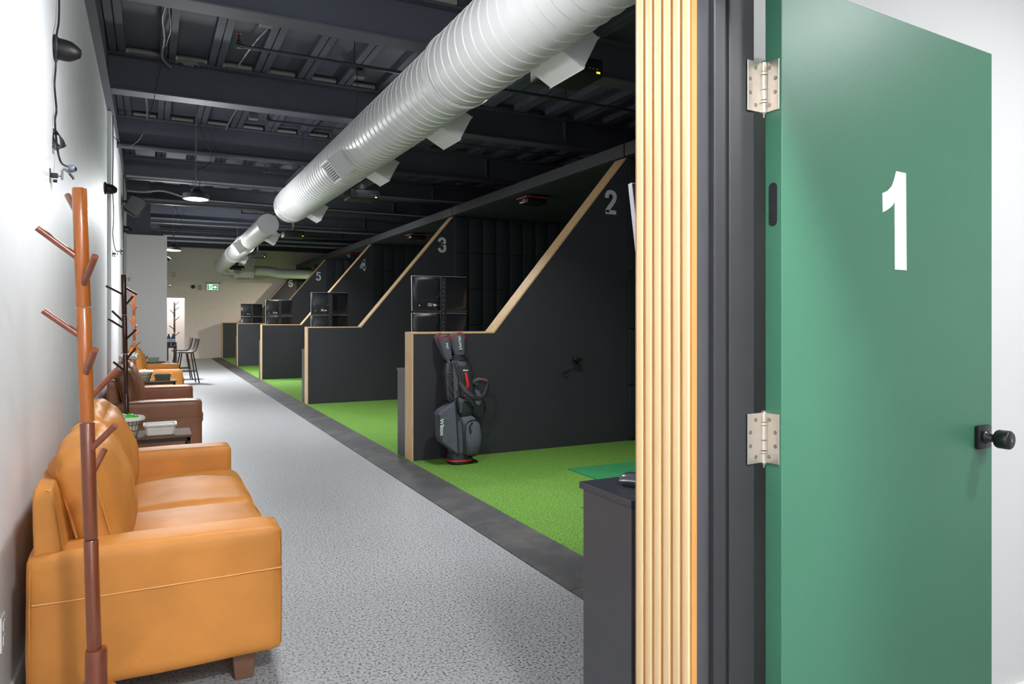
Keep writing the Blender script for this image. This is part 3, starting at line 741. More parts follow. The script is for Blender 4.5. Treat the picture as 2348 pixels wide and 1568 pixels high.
def takeoff(par, y0, y1, ang, r, out, wd=.235, grille=False):
    dv = Vector((math.cos(ang), 0, math.sin(ang))); pv = Vector((-math.sin(ang), 0, math.cos(ang)))
    c = Vector((AX, 0, AZ)); b = MB(); pts = []
    def q(o_, s_, y): return c+dv*o_+pv*s_+Vector((0, y, 0))
    inn = math.sqrt(max(r*r-wd*wd/4, .01))-.03
    h = wd/2; th = .004
    # four thin sheet walls and a recessed face -> open register box
    def slab(a, b_, c_, d_, nrm):
        vs = [a, b_, c_, d_]; A = [b.bm.verts.new(v) for v in vs]; B = [b.bm.verts.new(v+nrm*th) for v in vs]
        b.bm.faces.new(A[::-1]); b.bm.faces.new(B)
        for i in range(4): b.bm.faces.new((A[i], A[(i+1) % 4], B[(i+1) % 4], B[i]))
    Y = Vector((0, 1, 0))
    slab(q(inn, -h, y0), q(out, -h, y0), q(out, -h, y1), q(inn, -h, y1), -pv)
    slab(q(inn, h, y0), q(out, h, y0), q(out, h, y1), q(inn, h, y1), pv)
    slab(q(inn, -h, y0), q(out, -h, y0), q(out, h, y0), q(inn, h, y0), -Y)
    slab(q(inn, -h, y1), q(out, -h, y1), q(out, h, y1), q(inn, h, y1), Y)
    slab(q(out-.012, -h, y0), q(out-.012, h, y0), q(out-.012, h, y1), q(out-.012, -h, y1), dv)
    slab(q(out, -h-.008, y0-.008), q(out, -h+.012, y0-.008), q(out, -h+.012, y1+.008), q(out, -h-.008, y1+.008), dv)
    slab(q(out, h-.012, y0-.008), q(out, h+.008, y0-.008), q(out, h+.008, y1+.008), q(out, h-.012, y1+.008), dv)
    tk = b.build('duct_takeoff', M['duct'], par, True)
    b = MB(); n = 8
    for i in range(n):
        s0 = -h+.03+(wd-.06)*i/(n-1)
        p0 = q(out-.004, s0, y0+.05); p1 = q(out-.004, s0, y1-.05)
        b.tube([p0, p1], .006, n=4)
    b.build('grille', M['seal'] if grille else M['beige'], tk, True)
    return tk
for (y0, y1) in ((3.68, 4.08), (5.63, 6.02), (7.65, 8.02), (11.2, 11.55)):
    takeoff(D1, y0, y1, math.radians(-28), .275, .43)
takeoff(D1, 7.47, 7.78, math.radians(180+40), .275, .43, grille=True)
D2 = thing('round_duct', 'farther and slimmer white duct with round end cap facing the camera', 'duct', (AX, 14.5, AZ))
b = MB(); ductseg(b, 14.5, 18.0, .20, .12, .004); b.build('duct_section', M['duct'], D2, True, smooth=35)
b = MB(); b.cyl((AX, 14.485, AZ), (AX, 14.5, AZ), .203, n=40); b.build('end_cap', M['duct'], D2, True, smooth=35)
b = MB(); ductseg(b, 18.3, 24.9, .22, .3, .004); b.lathe([(.20, 0), (.22, .3)], (AX, 18.0, AZ), (0, 1, 0), 40); b.build('duct_section', M['duct'], D2, True, smooth=35)
for a_ in ((18.0, .21), (18.3, .225), (20.6, .225), (20.9, .225)): ringd(MB(), *a_).build('duct_collar', M['duct'], D2, True, smooth=35)
for (y0, y1) in ((15.4, 15.75), (20.7, 21.05), (24.0, 24.3)): takeoff(D2, y0, y1, math.radians(-28), .21, .37, .22)
takeoff(D2, 17.4, 17.9, math.radians(180+35), .21, .36, .26)
# elbow then cross run towards the bays
b = MB(); pts = [Vector((AX, 24.9, AZ)), Vector((AX+.02, 25.15, AZ-.01)), Vector((AX+.10, 25.38, AZ-.02)), Vector((AX+.24, 25.5, AZ-.04)), Vector((AX+.36, 25.55, AZ-.05)), Vector((2.55, 25.55, AZ-.06))]
b.tube(pts, .215, n=32, smoothn=4); b.build('elbow', M['duct'], D2, True, smooth=50)
b = MB(); b.box(2.54, 3.07, 25.25, 25.85, AZ-.33, AZ+.12, bev=.01); b.box(2.50, 2.56, 25.22, 25.88, AZ-.35, AZ+.14); b.box(3.05, 3.10, 25.22, 25.88, AZ-.35, AZ+.14); b.box(2.62, 3.16, 25.2, 25.9, AZ+.12, AZ+.40)
b.build('plenum_box', M['duct'], D2, True)
b = MB(); b.tube([(3.1, 25.55, AZ-.09), (3.55, 25.55, AZ-.09), (3.75, 25.58, AZ-.12), (4.0, 25.7, AZ-.16), (8.4, 25.75, AZ-.16)], .165, n=32)
for xx in (3.3, 3.5, 3.66, 3.8): b.cyl((xx, 25.57, AZ-.1), (xx+.015, 25.57, AZ-.1), .18, n=32)
b.build('cross_duct', M['duct'], D2, True, smooth=35)
D2.rotation_euler = (-.010, 0, 0)
# hanger rods
for (x, y, zt, lb) in ((AX, 7.8, AZ+.27, 'thin steel rod holding the middle of the nearest duct'), (AX, 14.6, AZ+.2, 'thin steel rod above the round end cap'), (AX, 11.0, AZ+.27, 'thin steel rod holding the far end of nearest duct'), (AX, 20.0, AZ+.165, 'thin steel rod holding the farther duct')):
    b = MB(); b.cyl((x, y, zt-.01), (x, y, 4.2), .005, n=8); b.box(x-.02, x+.02, y-.02, y+.02, zt-.01, zt+.05)
    tag(b.build('hanger_rod', M['conduit'] if y > 14 else M['pipe']), lb, 'rod', 'duct hanger rods')

# ============================================================ PENDANT LAMPS
def pendant(x, y, z, label, chain_top=4.17):
    t = thing('pendant_lamp', label, 'lamp', (x, y, z))
    b = MB(); b.lathe([(.155, 0), (.168, .004), (.170, .02), (.165, .07), (.12, .088), (.075, .095), (.06, .14), (.02, .15), (0, .15)], (0, 0, 0), (0, 0, 1), 40); b.build('housing', M['black'], t, smooth=40)
    b = MB(); b.lathe([(.0, -.012), (.10, -.010), (.152, .0), (.152, .006)], (0, 0, 0), (0, 0, 1), 40); b.build('lens', M['lens'], t, smooth=60)
    b = MB(); zz = .15; k = 0
    while zz < chain_top-z:
        a = .009 if k % 2 else 0; c_ = 0 if k % 2 else .009
        b.tube([(a, c_, zz), (a*1.1, c_*1.1, zz+.02), (0, 0, zz+.036), (-a*1.1, -c_*1.1, zz+.02), (-a, -c_, zz), (0, 0, zz-.006), (a, c_, zz)], .0028, n=5); zz += .034; k += 1
    b.build('chain', M['corm'], t)
    b = MB(); H = min(chain_top-z, 1.1)
    b.tube([(.03, 0, .13), (.05, .02, .25), (.01, .0, .38), (.16, .03, .5), (.19, .02, .66), (.10, .0, .82), (.02, 0, H)], .005, n=6, smoothn=6)
    b.tube([(-.03, 0, .13), (-.04, .0, .24), (.0, 0, .34), (-.06, 0, .47), (.1, 0, .50), (.24, 0, .58), (.2, 0, .9), (.05, 0, H)], .003, n=6, smoothn=6)
    b.build('cord', M['cord'], t, smooth=60)
    b = MB()
    for a in (0, 2.1, 4.2): b.tube([(.12*math.cos(a), .12*math.sin(a), .085), (0, 0, .26)], .0025, n=5)
    b.build('bracket', M['corm'], t)
    return t
PL = ['black round pendant lamp behind the camera, farther back', 'black round pendant lamp just behind the camera', 'black round pendant lamp above the nearest coat rack', 'black round pendant lamp on a chain, the nearer of two in sight', 'black round pendant lamp beside the top of the tall wall block']
for p, l in zip(PEND, PL): pendant(*p, l)
for (x, y, zt, lb_) in ((2.7, .25, 2.80, 'nearer to'), (1.9, -1.0, 2.80, 'farther from')):
    t = thing('recessed_downlight', f'round white ceiling downlight in the side room, {lb_} the open green door', 'lamp', (x, y, zt))
    b = MB(); b.lathe([(.11, 0), (.11, -.02), (.09, -.025), (.09, -.01), (0, -.01)], (0, 0, 0), (0, 0, 1), 28); b.build('housing', M['white'], t, smooth=40)
    b = MB(); b.lathe([(.085, -.012), (0, -.014)], (0, 0, 0), (0, 0, 1), 28); b.build('lens', M['lens'], t)
for i, y in enumerate(BAYC):  # housings for the added bay fill lamps, hidden by the duct
    t = thing('bay_spotlight', ['small black ceiling spotlight in front of the number 2, nearest', 'small black ceiling spotlight in front of the number 3', 'small black ceiling spotlight behind the end of the nearest duct', 'farthest small black ceiling spotlight, beside the slim duct'][i], 'lamp', (2.68, y, 3.64))
    b = MB(); b.lathe([(.09, -.02), (.10, 0), (.10, .15), (.03, .17), (0, .17)], (0, 0, 0), (0, 0, 1), 24); b.box(-.012, .012, -.012, .012, .15, .65); b.build('housing', M['black'], t, smooth=40)

# ============================================================ PIPES
def pipe(label, pts, r, m='pipe', cat='pipe', name='ceiling_pipe', group=None, sm=0, clamps=()):
    t = thing(name, label, cat, pts[0], 0, group)
    b = MB(); b.tube(pts, r, n=16, smoothn=sm); b.build('pipe_run', M[m], t, True, smooth=60)
    for c in clamps:
        b = MB(); b.cyl((c[0], c[1], c[2]+r*.9), (c[0], c[1], 4.2), .006, n=8); b.cyl((c[0]-.01, c[1], c[2]), (c[0]+.01, c[1], c[2]), r*1.3, n=12); b.build('clamp', M['pipe'], t, True)
    return t
pipe('thick round dark pipe crossing below the roof beams, nearest large one', [(LX+.02, 10.78, 3.70), (8.5, 10.78, 3.70)], .042)
pipe('thickest dark pipe crossing just behind the lit pendant lamp', [(LX+.1, 14.5, 3.56), (8.5, 14.5, 3.56)], .08)
def sprink(label, x, y, z, r=.016):
    t = pipe(label, [(x, y, z+.06), (x, y, z+.01), (x+.03, y, z), (x+.3, y, z), (8.4, y, z)], r, cat='sprinkler pipe', name='sprinkler_pipe', clamps=((x+1.1, y, z), (x+3.6, y, z)))
    b = MB(); b.cyl((x, y, z+.06), (x, y, z+.10), .012, n=10); b.cyl((x-.022, y, z+.115), (x+.022, y, z+.115), .004, n=6); b.cyl((x, y, z+.1), (x, y, z+.13), .006, n=8); b.build('sprinkler_head', M['copper'], t, True)
    b = MB(); b.cyl((x-.022, y, z), (x+.05, y, z), r*1.45, n=14); b.cyl((x, y, z-.02), (x, y, z+.045), r*1.4, n=14); b.build('elbow_fitting', M['pipe'], t, True, smooth=50)
sprink('thin sprinkler pipe nearest the camera ending in a copper head', .74, 7.1, 3.95)
sprink('sprinkler pipe behind the second roof beam, left of the duct', 1.36, 9.6, 3.95)
sprink('sprinkler pipe starting beside the white projector pole', 1.72, 12.6, 3.88)
sprink('sprinkler pipe between the far roof beams', 1.9, 17.6, 3.85)
pipe('slim wavy conduit left of the lit pendant lamp', [(LX+.1, 13.2, 3.48), (-.1, 13.2, 3.48), (.12, 13.2, 3.52), (.3, 13.2, 3.50), (.6, 13.2, 3.42), (.9, 13.2, 3.41), (2.4, 13.2, 3.40), (6, 13.2, 3.4)], .016, 'conduit', 'conduit', 'wavy_conduit', sm=6)
pipe('grey conduit above the lit pendant lamp', [(LX+.1, 12.6, 3.62), (8, 12.6, 3.62)], .018, 'conduit', 'conduit', 'ceiling_conduit')
pipe('long bright conduit above the far pendant lamp', [(LX+.1, 17.5, 3.52), (8, 17.5, 3.52)], .025, 'conduit', 'conduit', 'ceiling_conduit')
pipe('upper of two pale pipes beneath the far beams', [(.3, 20.5, 3.55), (8, 20.5, 3.55)], .03, 'conduit', 'pipe', 'ceiling_conduit')
pipe('lower of two pale pipes beneath the far beams', [(.3, 21.2, 3.50), (8, 21.2, 3.50)], .03, 'conduit', 'pipe', 'ceiling_conduit')
# cable bundles at the deck
def cable(label, pts, r, m='corm', cat='cable', name='cable', sm=8, group=None):
    b = MB(); b.tube(pts, r, n=6, smoothn=sm); return tag(b.build(name, M[m], smooth=60), label, cat, group)
cable('twisted pale cable drop between the first roof beams', [(.12, 6.2, 4.13), (.13, 6.7, 4.12), (.10, 7.2, 4.13), (.12, 7.7, 4.12), (.11, 8.2, 4.1), (.2, 8.5, 4.1)], .012)
cable('dark cable beside the twisted pale cable drop', [(.16, 6.2, 4.12), (.14, 6.8, 4.13), (.17, 7.4, 4.12), (.13, 8.0, 4.12), (.15, 8.3, 4.1)], .009, 'cord')
cable('single pale cable sagging from the deck above the first pipe', [(1.05, 6.3, 4.2), (1.02, 6.8, 4.14), (.92, 7.4, 4.12), (.85, 8.2, 4.13)], .010)
b = MB()
for k in range(9):
    a = k*.6; b.tube([(.24+.02*k, 8.42, 4.13+.015*math.sin(a)), (.28+.02*k, 8.40, 4.165), (.33+.018*k, 8.42, 4.13-.01*math.cos(a))], .006, n=5, smoothn=4)
tag(b.build('cable_coil', M['corm'], smooth=60), 'pale cable coil tucked onto the second roof beam', 'cable')
cable('short pale cable on the deck behind the second beam, leftmost', [(-.05, 9.0, 4.17), (-.05, 9.6, 4.12), (-.04, 10.3, 4.13), (-.04, 11.0, 4.12)], .012)
cable('short pale cable on the deck behind the second beam, second', [(1.05, 9.0, 4.17), (1.02, 9.6, 4.12), (.99, 10.3, 4.13), (.97, 11.0, 4.12)], .012)
for (x, y, l) in ((.96, 6.9, 'junction box on the deck above the pale cable'), (2.1, 7.9, 'junction box on the deck over the sprinkler pipe'), (1.25, 10.2, 'junction box near the second sprinkler elbow')):
    b = MB(); b.box(x-.06, x+.06, y-.05, y+.05, 4.10, 4.18, bev=.005); tag(b.build('junction_box', M['conduit']), l, 'junction box')
# diagonal angle pieces on beams (flat braces)
for (x, y, l) in ((2.6, 4.2, 'flat diagonal brace beside the near duct, closest'), (2.2, 12.1, 'flat diagonal brace above the far end of the nearest duct'), (3.4, 12.1, 'flat diagonal brace over the first projector')):
    b = MB(); mt = Matrix.Translation((x, y, 3.74)) @ Matrix.Rotation(.0, 4, 'Z'); b.box(-.07, .07, -.9, .9, -.006, .006, mtx=mt); b.box(-.07, -.06, -.9, .9, 0, .06, mtx=mt)
    tag(b.build('ceiling_brace', M['beam']), l, 'brace')

# ============================================================ PROJECTORS and launch monitors
PLB = ['black projector beside the closest duct takeoff, yellow light showing', 'black projector hanging under the nearest duct run', 'black projector right of the round duct end cap', 'black projector under the farther duct run', 'black projector in front of the plenum box']
for i, y in enumerate((4.25, 9.45, 14.35, 19.2, 24.0)):
    x = (2.60, 2.54, 2.50, 2.45, 2.44)[i]; zp = (3.05, 2.98, 2.97, 2.94, 2.93)[i]
    t = thing('projector', PLB[i], 'projector', (x, y, zp), 0, 'ceiling projectors facing the bays')
    b = MB(); b.box(-.20, .20, -.17, .17, 0, .13, bev=.018, seg=3); b.build('body', M['black'], t, smooth=40)
    b = MB(); b.cyl((.19, .06, .07), (.235, .06, .07), .045, n=24); b.build('projector_lens', M['mon'], t, smooth=40)
    b = MB(); b.cyl((0, 0, .13), (0, 0, .21), .045, n=16); b.box(-.07, .07, -.05, .05, .13, .145); b.build('mount_plate', M['conduit'], t)
    b = MB(); b.cyl((0, 0, .2), (0, 0, 1.2), .022, n=16); b.build('mount_pole', M['bwhite'] if i in (2, 3) else M['pipe'], t, smooth=60)
    b = MB(); b.box(.14, .168, -.174, -.168, .022, .034); b.build('status_light', M['led'], t)
    b = MB(); b.box(.196, .203, -.15, -.10, .03, .10); b.build('blue_light_strip', M['blueled'], t)
    b = MB()
    for k in range(3): b.box(.08+k*.03, .09+k*.03, -.1735, -.169, .05, .054)
    b.build('port_lights', M['label'], t)
    b = MB(); b.tube([(-.1, -.165, .05), (-.14, -.22, .1), (-.05, -.18, .2), (0, -.03, .32)], .005, n=6, smoothn=6); b.build('cable', M['cord'], t, smooth=60)
for i, y in enumerate((9.1, 14.2, 19.3, 24.2)):
    t = thing('launch_monitor', ['nearest orange edged ball tracking sensor under the soffit', 'second nearest orange edged ball tracking sensor under the soffit', 'third nearest orange edged ball tracking sensor, half hidden by a slope', 'farthest orange edged ball tracking sensor by the end wall'][i], 'sensor', (5.0, y, 3.185))
    b = MB(); b.box(-.2, .2, -.16, .16, -.05, -.035, bev=.004); b.build('orange_plate', M['orange'], t)
    b = MB(); b.box(-.17, .17, -.13, .13, -.13, -.05, bev=.02); b.box(-.1, .1, -.08, .08, -.035, 0); b.build('sensor_body', M['mon'], t, smooth=50)
    b = MB(); b.cyl((-.175, -.04, -.085), (-.165, -.04, -.085), .025, n=16); b.build('sensor_eye', M['camsil'], t)

# ============================================================ WALL DEVICES on side wall
def wcam(x, y, z, label, s=1, flip=0):
    t = thing('wall_housing', label, 'camera housing', (x, y, z), 0, 'black conical housings along the side wall')
    b = MB(); b.lathe([(.067, 0), (.067, .012), (.058, .016), (.056, .02)], (0, 0, 0), (1, 0, 0), 32); b.build('base_plate', M['black'], t, smooth=40)
    b = MB(); b.lathe([(.054, .015), (.054, .05), (.05, .075), (.036, .10), (.022, .118), (0, .122)], (0, 0, 0), (1, 0, -.12), 32); b.build('cone', M['black'], t, smooth=50)
    b = MB(); b.box(.045, .10, -.02, .02, -.05, -.02, bev=.01); b.build('pivot', M['black'], t, smooth=50)
    return t
wcam(LX, 4.3, 2.77, 'black conical housing on the side wall nearest the camera')
wcam(LX, 8.8, 2.79, 'black conical housing on the side wall, second from the camera')
wcam(LX+.04, 13.3, 2.86, 'black conical housing on the side wall in front of the wall block')
wcam(.285, 17.6, 2.72, 'black conical housing peeking past the edge of the wall block')
def webcam(x, y, z, label, s=1.0):
    t = thing('webcam_arm', label, 'webcam', (x, y, z), 0, 'small webcams on wall arms')
    b = MB(); b.box(0, .006, -.022, .022, -.04, .04, bev=.002); b.box(.006, .05, -.014, .014, -.012, .015, bev=.004); b.cyl((.02, 0, -.03), (.045, 0, -.03), .009, n=12); b.build('wall_mount', M['black'], t)
    b = MB(); b.tube([(.05, 0, 0), (.075, 0, 0)], .004, n=8); b.tube([(.075, 0, -.02), (.075, 0, .03), (.085, 0, .045), (.13, .0, .02)], .008, n=10); b.build('arm', M['camsil'], t, smooth=50)
    b = MB(); b.soft(.135, 0, .05, .024, .022, .022, .018, n=6); w_ = b.build('camera_head', M['camsil'], t, smooth=180)
    b = MB(); b.cyl((.155, -.004, .048), (.163, -.006, .047), .012, n=14); b.build('eye', M['black'], w_, smooth=50)
    b = MB(); b.tube([(.12, 0, .02), (.14, 0, .0), (.145, 0, -.012)], .008, n=8); b.build('clip', M['black'], t)
    t.scale = (.68, .85, .85)
    return t
webcam(LX, 4.13, 2.085, 'webcam on a bent arm, on side wall above the nearest coat rack')
webcam(LX+.04, 9.6, 2.15, 'webcam on the side wall, second from the camera')
webcam(LX+.04, 13.0, 2.0, 'webcam behind the dark coat rack top')
webcam(.285, 17.0, 2.05, 'webcam peeking past the edge of the wall block')
# cables on side wall
cable('black cord dangling down the side wall past the nearest conical housing', [(LX+.012, 4.42, 3.75), (LX+.012, 4.40, 3.2), (LX+.015, 4.36, 2.95), (LX+.018, 4.22, 2.80), (LX+.012, 4.25, 2.66), (LX+.012, 4.20, 2.55), (LX+.012, 4.28, 2.45), (LX+.012, 4.22, 2.38), (LX+.012, 4.27, 2.30), (LX+.02, 4.3, 2.22), (LX+.04, 4.26, 2.17), (LX+.085, 4.14, 2.135)], .005, 'cord', 'cord', 'dangling_cord')
b = MB()
for k in range(5):
    a = (k-2)*.004; q = .012+.004*k
    b.tube([(LX+q+.022*math.sin(t_)+a*math.cos(t_), 4.235+(.014+.003*k)*math.cos(t_)+a, 2.285+(.055-.005*k)*math.cos(t_+.25*k)) for t_ in [2*PI*m_/20 for m_ in range(21)]], .0028, n=6)
b.tube([(LX+.02, 4.23, 2.26), (LX+.045, 4.26, 2.255), (LX+.055, 4.27, 2.27)], .003, n=5)
tag(b.build('cord_bundle', M['cord'], smooth=60), 'looped bundle of black cord on the side wall above the webcam', 'cord')
cable('black cord down the side wall by the second housing', [(LX+.05, 9.45, 3.75), (LX+.05, 9.5, 3.3), (LX+.052, 9.35, 2.9), (LX+.052, 9.6, 2.6), (LX+.05, 9.45, 2.35), (LX+.07, 9.6, 2.2), (LX+.1, 9.6, 2.18)], .006, 'cord', 'cord', 'dangling_cord')
cable('cord down the side wall by the third housing', [(LX+.05, 13.0, 3.7), (LX+.05, 13.1, 3.3), (LX+.052, 12.9, 2.9), (LX+.052, 13.1, 2.6), (LX+.052, 13, 2.2), (LX+.07, 13.0, 2.03)], .006, 'cord', 'cord', 'dangling_cord')
cable('thin cord hanging from the second beam to the side wall', [(.1, 8.5, 4.1), (.02, 8.6, 3.7), (-.1, 8.9, 3.4), (-.25, 9.2, 3.35), (LX+.05, 9.4, 3.5)], .004, 'cord', 'cord', 'dangling_cord')
# wall speaker
t = thing('wall_speaker', 'black loudspeaker tilted down from the top of the side wall', 'speaker', (LX+.04, 12.4, 3.2))
b = MB(); mt = Matrix.Translation((.17, 0, -.05)) @ Matrix.Rotation(.5, 4, 'Y')
pr = [(-.09, -.13), (.10, -.16), (.15, -.12), (.15, .1), (.08, .14), (-.09, .10)]
b.prism(pr, lambda a, c, dd: mt @ Vector((a, dd, c)), -.11, .11); b.build('enclosure', M['black'], t, bev=.012)
b = MB(); b.box(.0, .012, -.04, .04, -.06, .06); b.cyl((0, 0, 0), (.1, 0, -.03), .02, n=12); b.build('bracket', M['black'], t)
b = MB(); b.prism([(-.07, -.150), (.10, -.168), (.10, -.172), (-.07, -.155)], lambda a, c, dd: mt @ Vector((a, dd, c)), -.09, .09); b.build('speaker_grille', M['cab'], t)
# outlet at the near lower left
t = thing('wall_outlet', 'white duplex outlet low on the side wall at the photo edge', 'outlet', (LX, 2.86, .34))
b = MB(); b.box(0, .006, -.036, .036, -.058, .058, bev=.003); b.build('plate', M['white'], t)
b = MB(); b.box(.006, .009, -.016, .016, -.04, -.008, bev=.002); b.box(.006, .009, -.016, .016, .008, .04, bev=.002); b.build('sockets', M['bwhite'], t)
# end wall devices
t = thing('exit_sign', 'green and white running figure exit sign on the end wall', 'exit sign', (1.93, YE, 2.49))
b = MB(); b.box(-.19, .19, -.05, 0, -.115, .115, bev=.006); b.build('case', M['beige'], t)
b = MB(); b.box(-.175, .175, -.053, -.05, -.10, .10); b.build('face', M['signw'], t)
b = MB(); b.box(.0, .16, -.055, -.053, -.085, .085); b.box(-.16, -.12, -.055, -.053, -.085, .085); b.build('green_fields', M['signg'], t)
b = MB(); b.prism([(.02, -.03), (.07, -.03), (.07, -.065), (.145, 0), (.07, .065), (.07, .03), (.02, .03)], lambda a, c, dd: (a, dd, c), -.0565, -.055)
b.build('arrow', M['signw'], t)
b = MB(); b.cyl((-.045, -.057, .055), (-.045, -.053, .055), .014, n=12)
for (p, q) in (((-.05, .04), (-.07, -.01)), ((-.07, -.01), (-.04, -.04)), ((-.04, -.04), (-.05, -.08)), ((-.07, -.01), (-.1, -.04)), ((-.1, -.04), (-.12, -.07)), ((-.05, .035), (-.02, .0)), ((-.05, .035), (-.085, .02))): b.tube([(p[0], -.055, p[1]), (q[0], -.055, q[1])], .008, n=6)
b.build('running_figure', M['signg'], t)
b = MB(); b.tube([(-.2, -.03, .15), (.24, -.03, .15)], .01, n=8)
b.build('lamp_bar', M['beige'], t)
for sx in (-.2, .24):
    b = MB(); b.lathe([(.015, 0), (.035, .03), (.035, .05), (0, .052)], (sx, -.02, .155), (0, -1, -.2), 16); b.build('lamp_head', M['beige'], t, smooth=40)
t = thing('wall_speaker_disc', 'round black device on the end wall left of the exit sign', 'wall device', (1.31, YE, 2.49))
b = MB(); b.lathe([(.065, 0), (.065, .03), (.05, .045), (.03, .04), (0, .04)], (0, 0, 0), (0, -1, 0), 28); b.build('ring', M['black'], t, smooth=50)
b = MB(); b.lathe([(.028, .041), (.02, .05), (0, .052)], (0, 0, 0), (0, -1, 0), 20); b.build('dome', M['cab'], t, smooth=50)
t = thing('motion_sensor', 'grey motion sensor on end wall beside the round black device', 'sensor', (1.54, YE, 2.46))
b = MB(); b.soft(0, -.03, 0, .045, .03, .09, .025, (0, .01, 0), n=6); b.build('body', M['beige'], t, smooth=180)
b = MB(); b.lathe([(.05, 0), (.045, .02), (0, .03)], (-.01, -.04, .05), (0, -1, .2), 20); b.build('lens_cap', M['beige'], t, smooth=60)
t = thing('thermostat', 'small square thermostat high on the end wall', 'thermostat', (.71, YE, 2.9))
b = MB(); b.box(-.05, .05, -.02, 0, -.065, .065, bev=.006); b.build('case', M['beige'], t)
b = MB(); b.box(-.03, .03, -.022, -.02, -.01, .04); b.build('display', M['bwhite'], t)

# ============================================================ SOFAS
def sofa(y0, ln, m, label, seats=2, backs=2, seed=0):
    x0 = -.37; t = thing('leather_sofa', label, 'sofa', (x0+.41, y0+ln/2, 0))
    def bw(mb, name, par, **k): return mb.build(name, M[m], par, True, **k)
    D = .82; ah = .59; at = .19
    b = MB(); b.box(x0+.03, x0+D-.03, y0+.1, y0+ln-.1, .115, .31, bev=.02, seg=3); bw(b, 'seat_base', t, smooth=50)
    for j, ya in enumerate((y0, y0+ln-at)):
        b = MB(); b.soft(x0+D/2, ya+at/2, (.115+ah)/2, D/2, at/2, (ah-.115)/2, .028, (.004, .006, .006), n=18, wr=.0035, wf=5, seed=seed+j*3)
        arm = bw(b, 'arm', t, smooth=180)
        b = MB()
        ys = ya-.003 if j == 0 else ya-.003
        pts = [(x0+.02, ys, .43), (x0+.2, ys-.003, .429), (x0+.5, ys-.004, .431), (x0+D-.035, ys, .432), (x0+D-.012, ys+.004, .432)]
        b.tube(pts, .0028, n=6, smoothn=5); b.build('seam', M['seam'] if m == 'tan' else M[m], arm, True, smooth=60); b = MB()
        f = x0+D-.004
        for yy in (ya+.009, ya+at-.009): b.tube([(f-.010, yy, .135), (f-.005, yy, .2), (f-.004, yy, .35), (f-.006, yy, ah-.05), (f-.014, yy+(.006 if yy < ya+.1 else -.006), ah-.016)], .0042, n=6, smoothn=4)
        b.tube([(f-.013, ya+.02, ah-.012), (f-.010, ya+at/2, ah-.008), (f-.013, ya+at-.02, ah-.012)], .004, n=6)
        b.tube([(x0+.014, ya+.008, .14), (x0+.012, ya+.005, .35), (x0+.014, ya+.008, ah-.04)], .004, n=6, smoothn=4)
        bw(b, 'piping', arm, smooth=60)
    # back frame
    mt = Matrix.Translation((x0+.075, 0, .12))
    b = MB(); b.soft(0, y0+ln/2, .345, .07, ln/2-.03, .345, .03, (.0, .0, .006), n=20, mtx=mt, wr=.006, wf=7, seed=seed+9)
    for v in b.bm.verts: v.co.x = x0+.012+(v.co.x-x0-.005)*(1-.52*max(0, (v.co.z-.3)/.5))
    bf = bw(b, 'back_frame', t, smooth=180)
    b = MB(); b.tube([Vector((x0+.012+.135*(1-.52*max(0, (.17+.1*k-.3)/.5)), y0+.035, .17+.1*k)) for k in range(6)]+[Vector((x0+.075, y0+.037, .78)), Vector((x0+.055, y0+.04, .80))], .004, n=6, smoothn=3); bw(b, 'piping', bf, smooth=60)
    # seat cushions
    iw = (ln-2*at)/seats
    for j in range(seats):
        b = MB(); yc = y0+at+iw*(j+.5)
        b.soft(x0+.545, yc, .385, .30, iw/2-.003, .068, .045, (.012, .004, .028), n=18, wr=.005, wf=5, seed=seed+j*5+1)
        c = bw(b, 'seat_cushion', t, smooth=180)
        b = MB()
        pp = []
        for a, q in ((-.27, -1), (.1, -1), (.26, -1), (.30, -.95), (.303, 0), (.30, .95), (.26, 1), (.1, 1), (-.27, 1)): pp.append((x0+.545+a, yc+q*(iw/2-.012), .423+(.004 if abs(q) < .5 else 0)))
        b.tube(pp, .0045, n=6, smoothn=4); bw(b, 'piping', c, smooth=60)
    bwid = (ln-2*at+.04)/backs
    for j in range(backs):
        yc = y0+at-.02+bwid*(j+.5)
        mt = Matrix.Translation((x0+.225, yc, .43)) @ Matrix.Rotation(-.24, 4, 'Y')
        b = MB(); b.soft(0, 0, .245, .075, bwid/2-.004, .235, .06, (.065, .012, .045), n=22, mtx=mt, wr=.013, wf=5.5, seed=seed+j*7+2)
        c = bw(b, 'back_cushion', t, smooth=180)
        for q in (-1, 1):
            b = MB(); b.tube([mt @ Vector((.052, q*(bwid/2-.012), z)) for z in (.03, .12, .25, .38, .44)]+[mt @ Vector((.04, q*(bwid/2-.06), .47))], .0045, n=6, smoothn=4)
            bw(b, 'piping', c, smooth=60)
            b = MB(); b.tube([mt @ Vector((-.052, q*(bwid/2-.012), z)) for z in (.03, .12, .25, .38, .44)], .0045, n=6, smoothn=4)
            bw(b, 'piping', c, smooth=60)
    for (lx, ly) in ((x0+D-.13, y0+.10), (x0+D-.13, y0+ln-.10), (x0+.1, y0+.1), (x0+.1, y0+ln-.1)):
        b = MB(); 
        A = [(-.045, -.04), (.045, -.04), (.045, .04), (-.045, .04)]
        T = [b.bm.verts.new((lx+a, ly+c, .118)) for a, c in A]; Bt = [b.bm.verts.new((lx+a*.72, ly+c*.72, 0)) for a, c in A]
        b.bm.faces.new(T); b.bm.faces.new(Bt[::-1])
        for k in range(4): b.bm.faces.new((T[k], T[(k+1) % 4], Bt[(k+1) % 4], Bt[k]))
        b.build('leg', M['sofaleg'], t, True, bev=.004)
    return t
sofa(2.81, 2.11, 'tan', 'tan leather two seat sofa nearest the camera, against the wall')
sofa(7.54, 1.84, 'brown', 'dark brown leather sofa in the middle of the seating row', 1, 1, 11)
sofa(12.16, 1.9, 'tan', 'tan leather sofa farthest along the wall, before the block', 2, 2, 23)
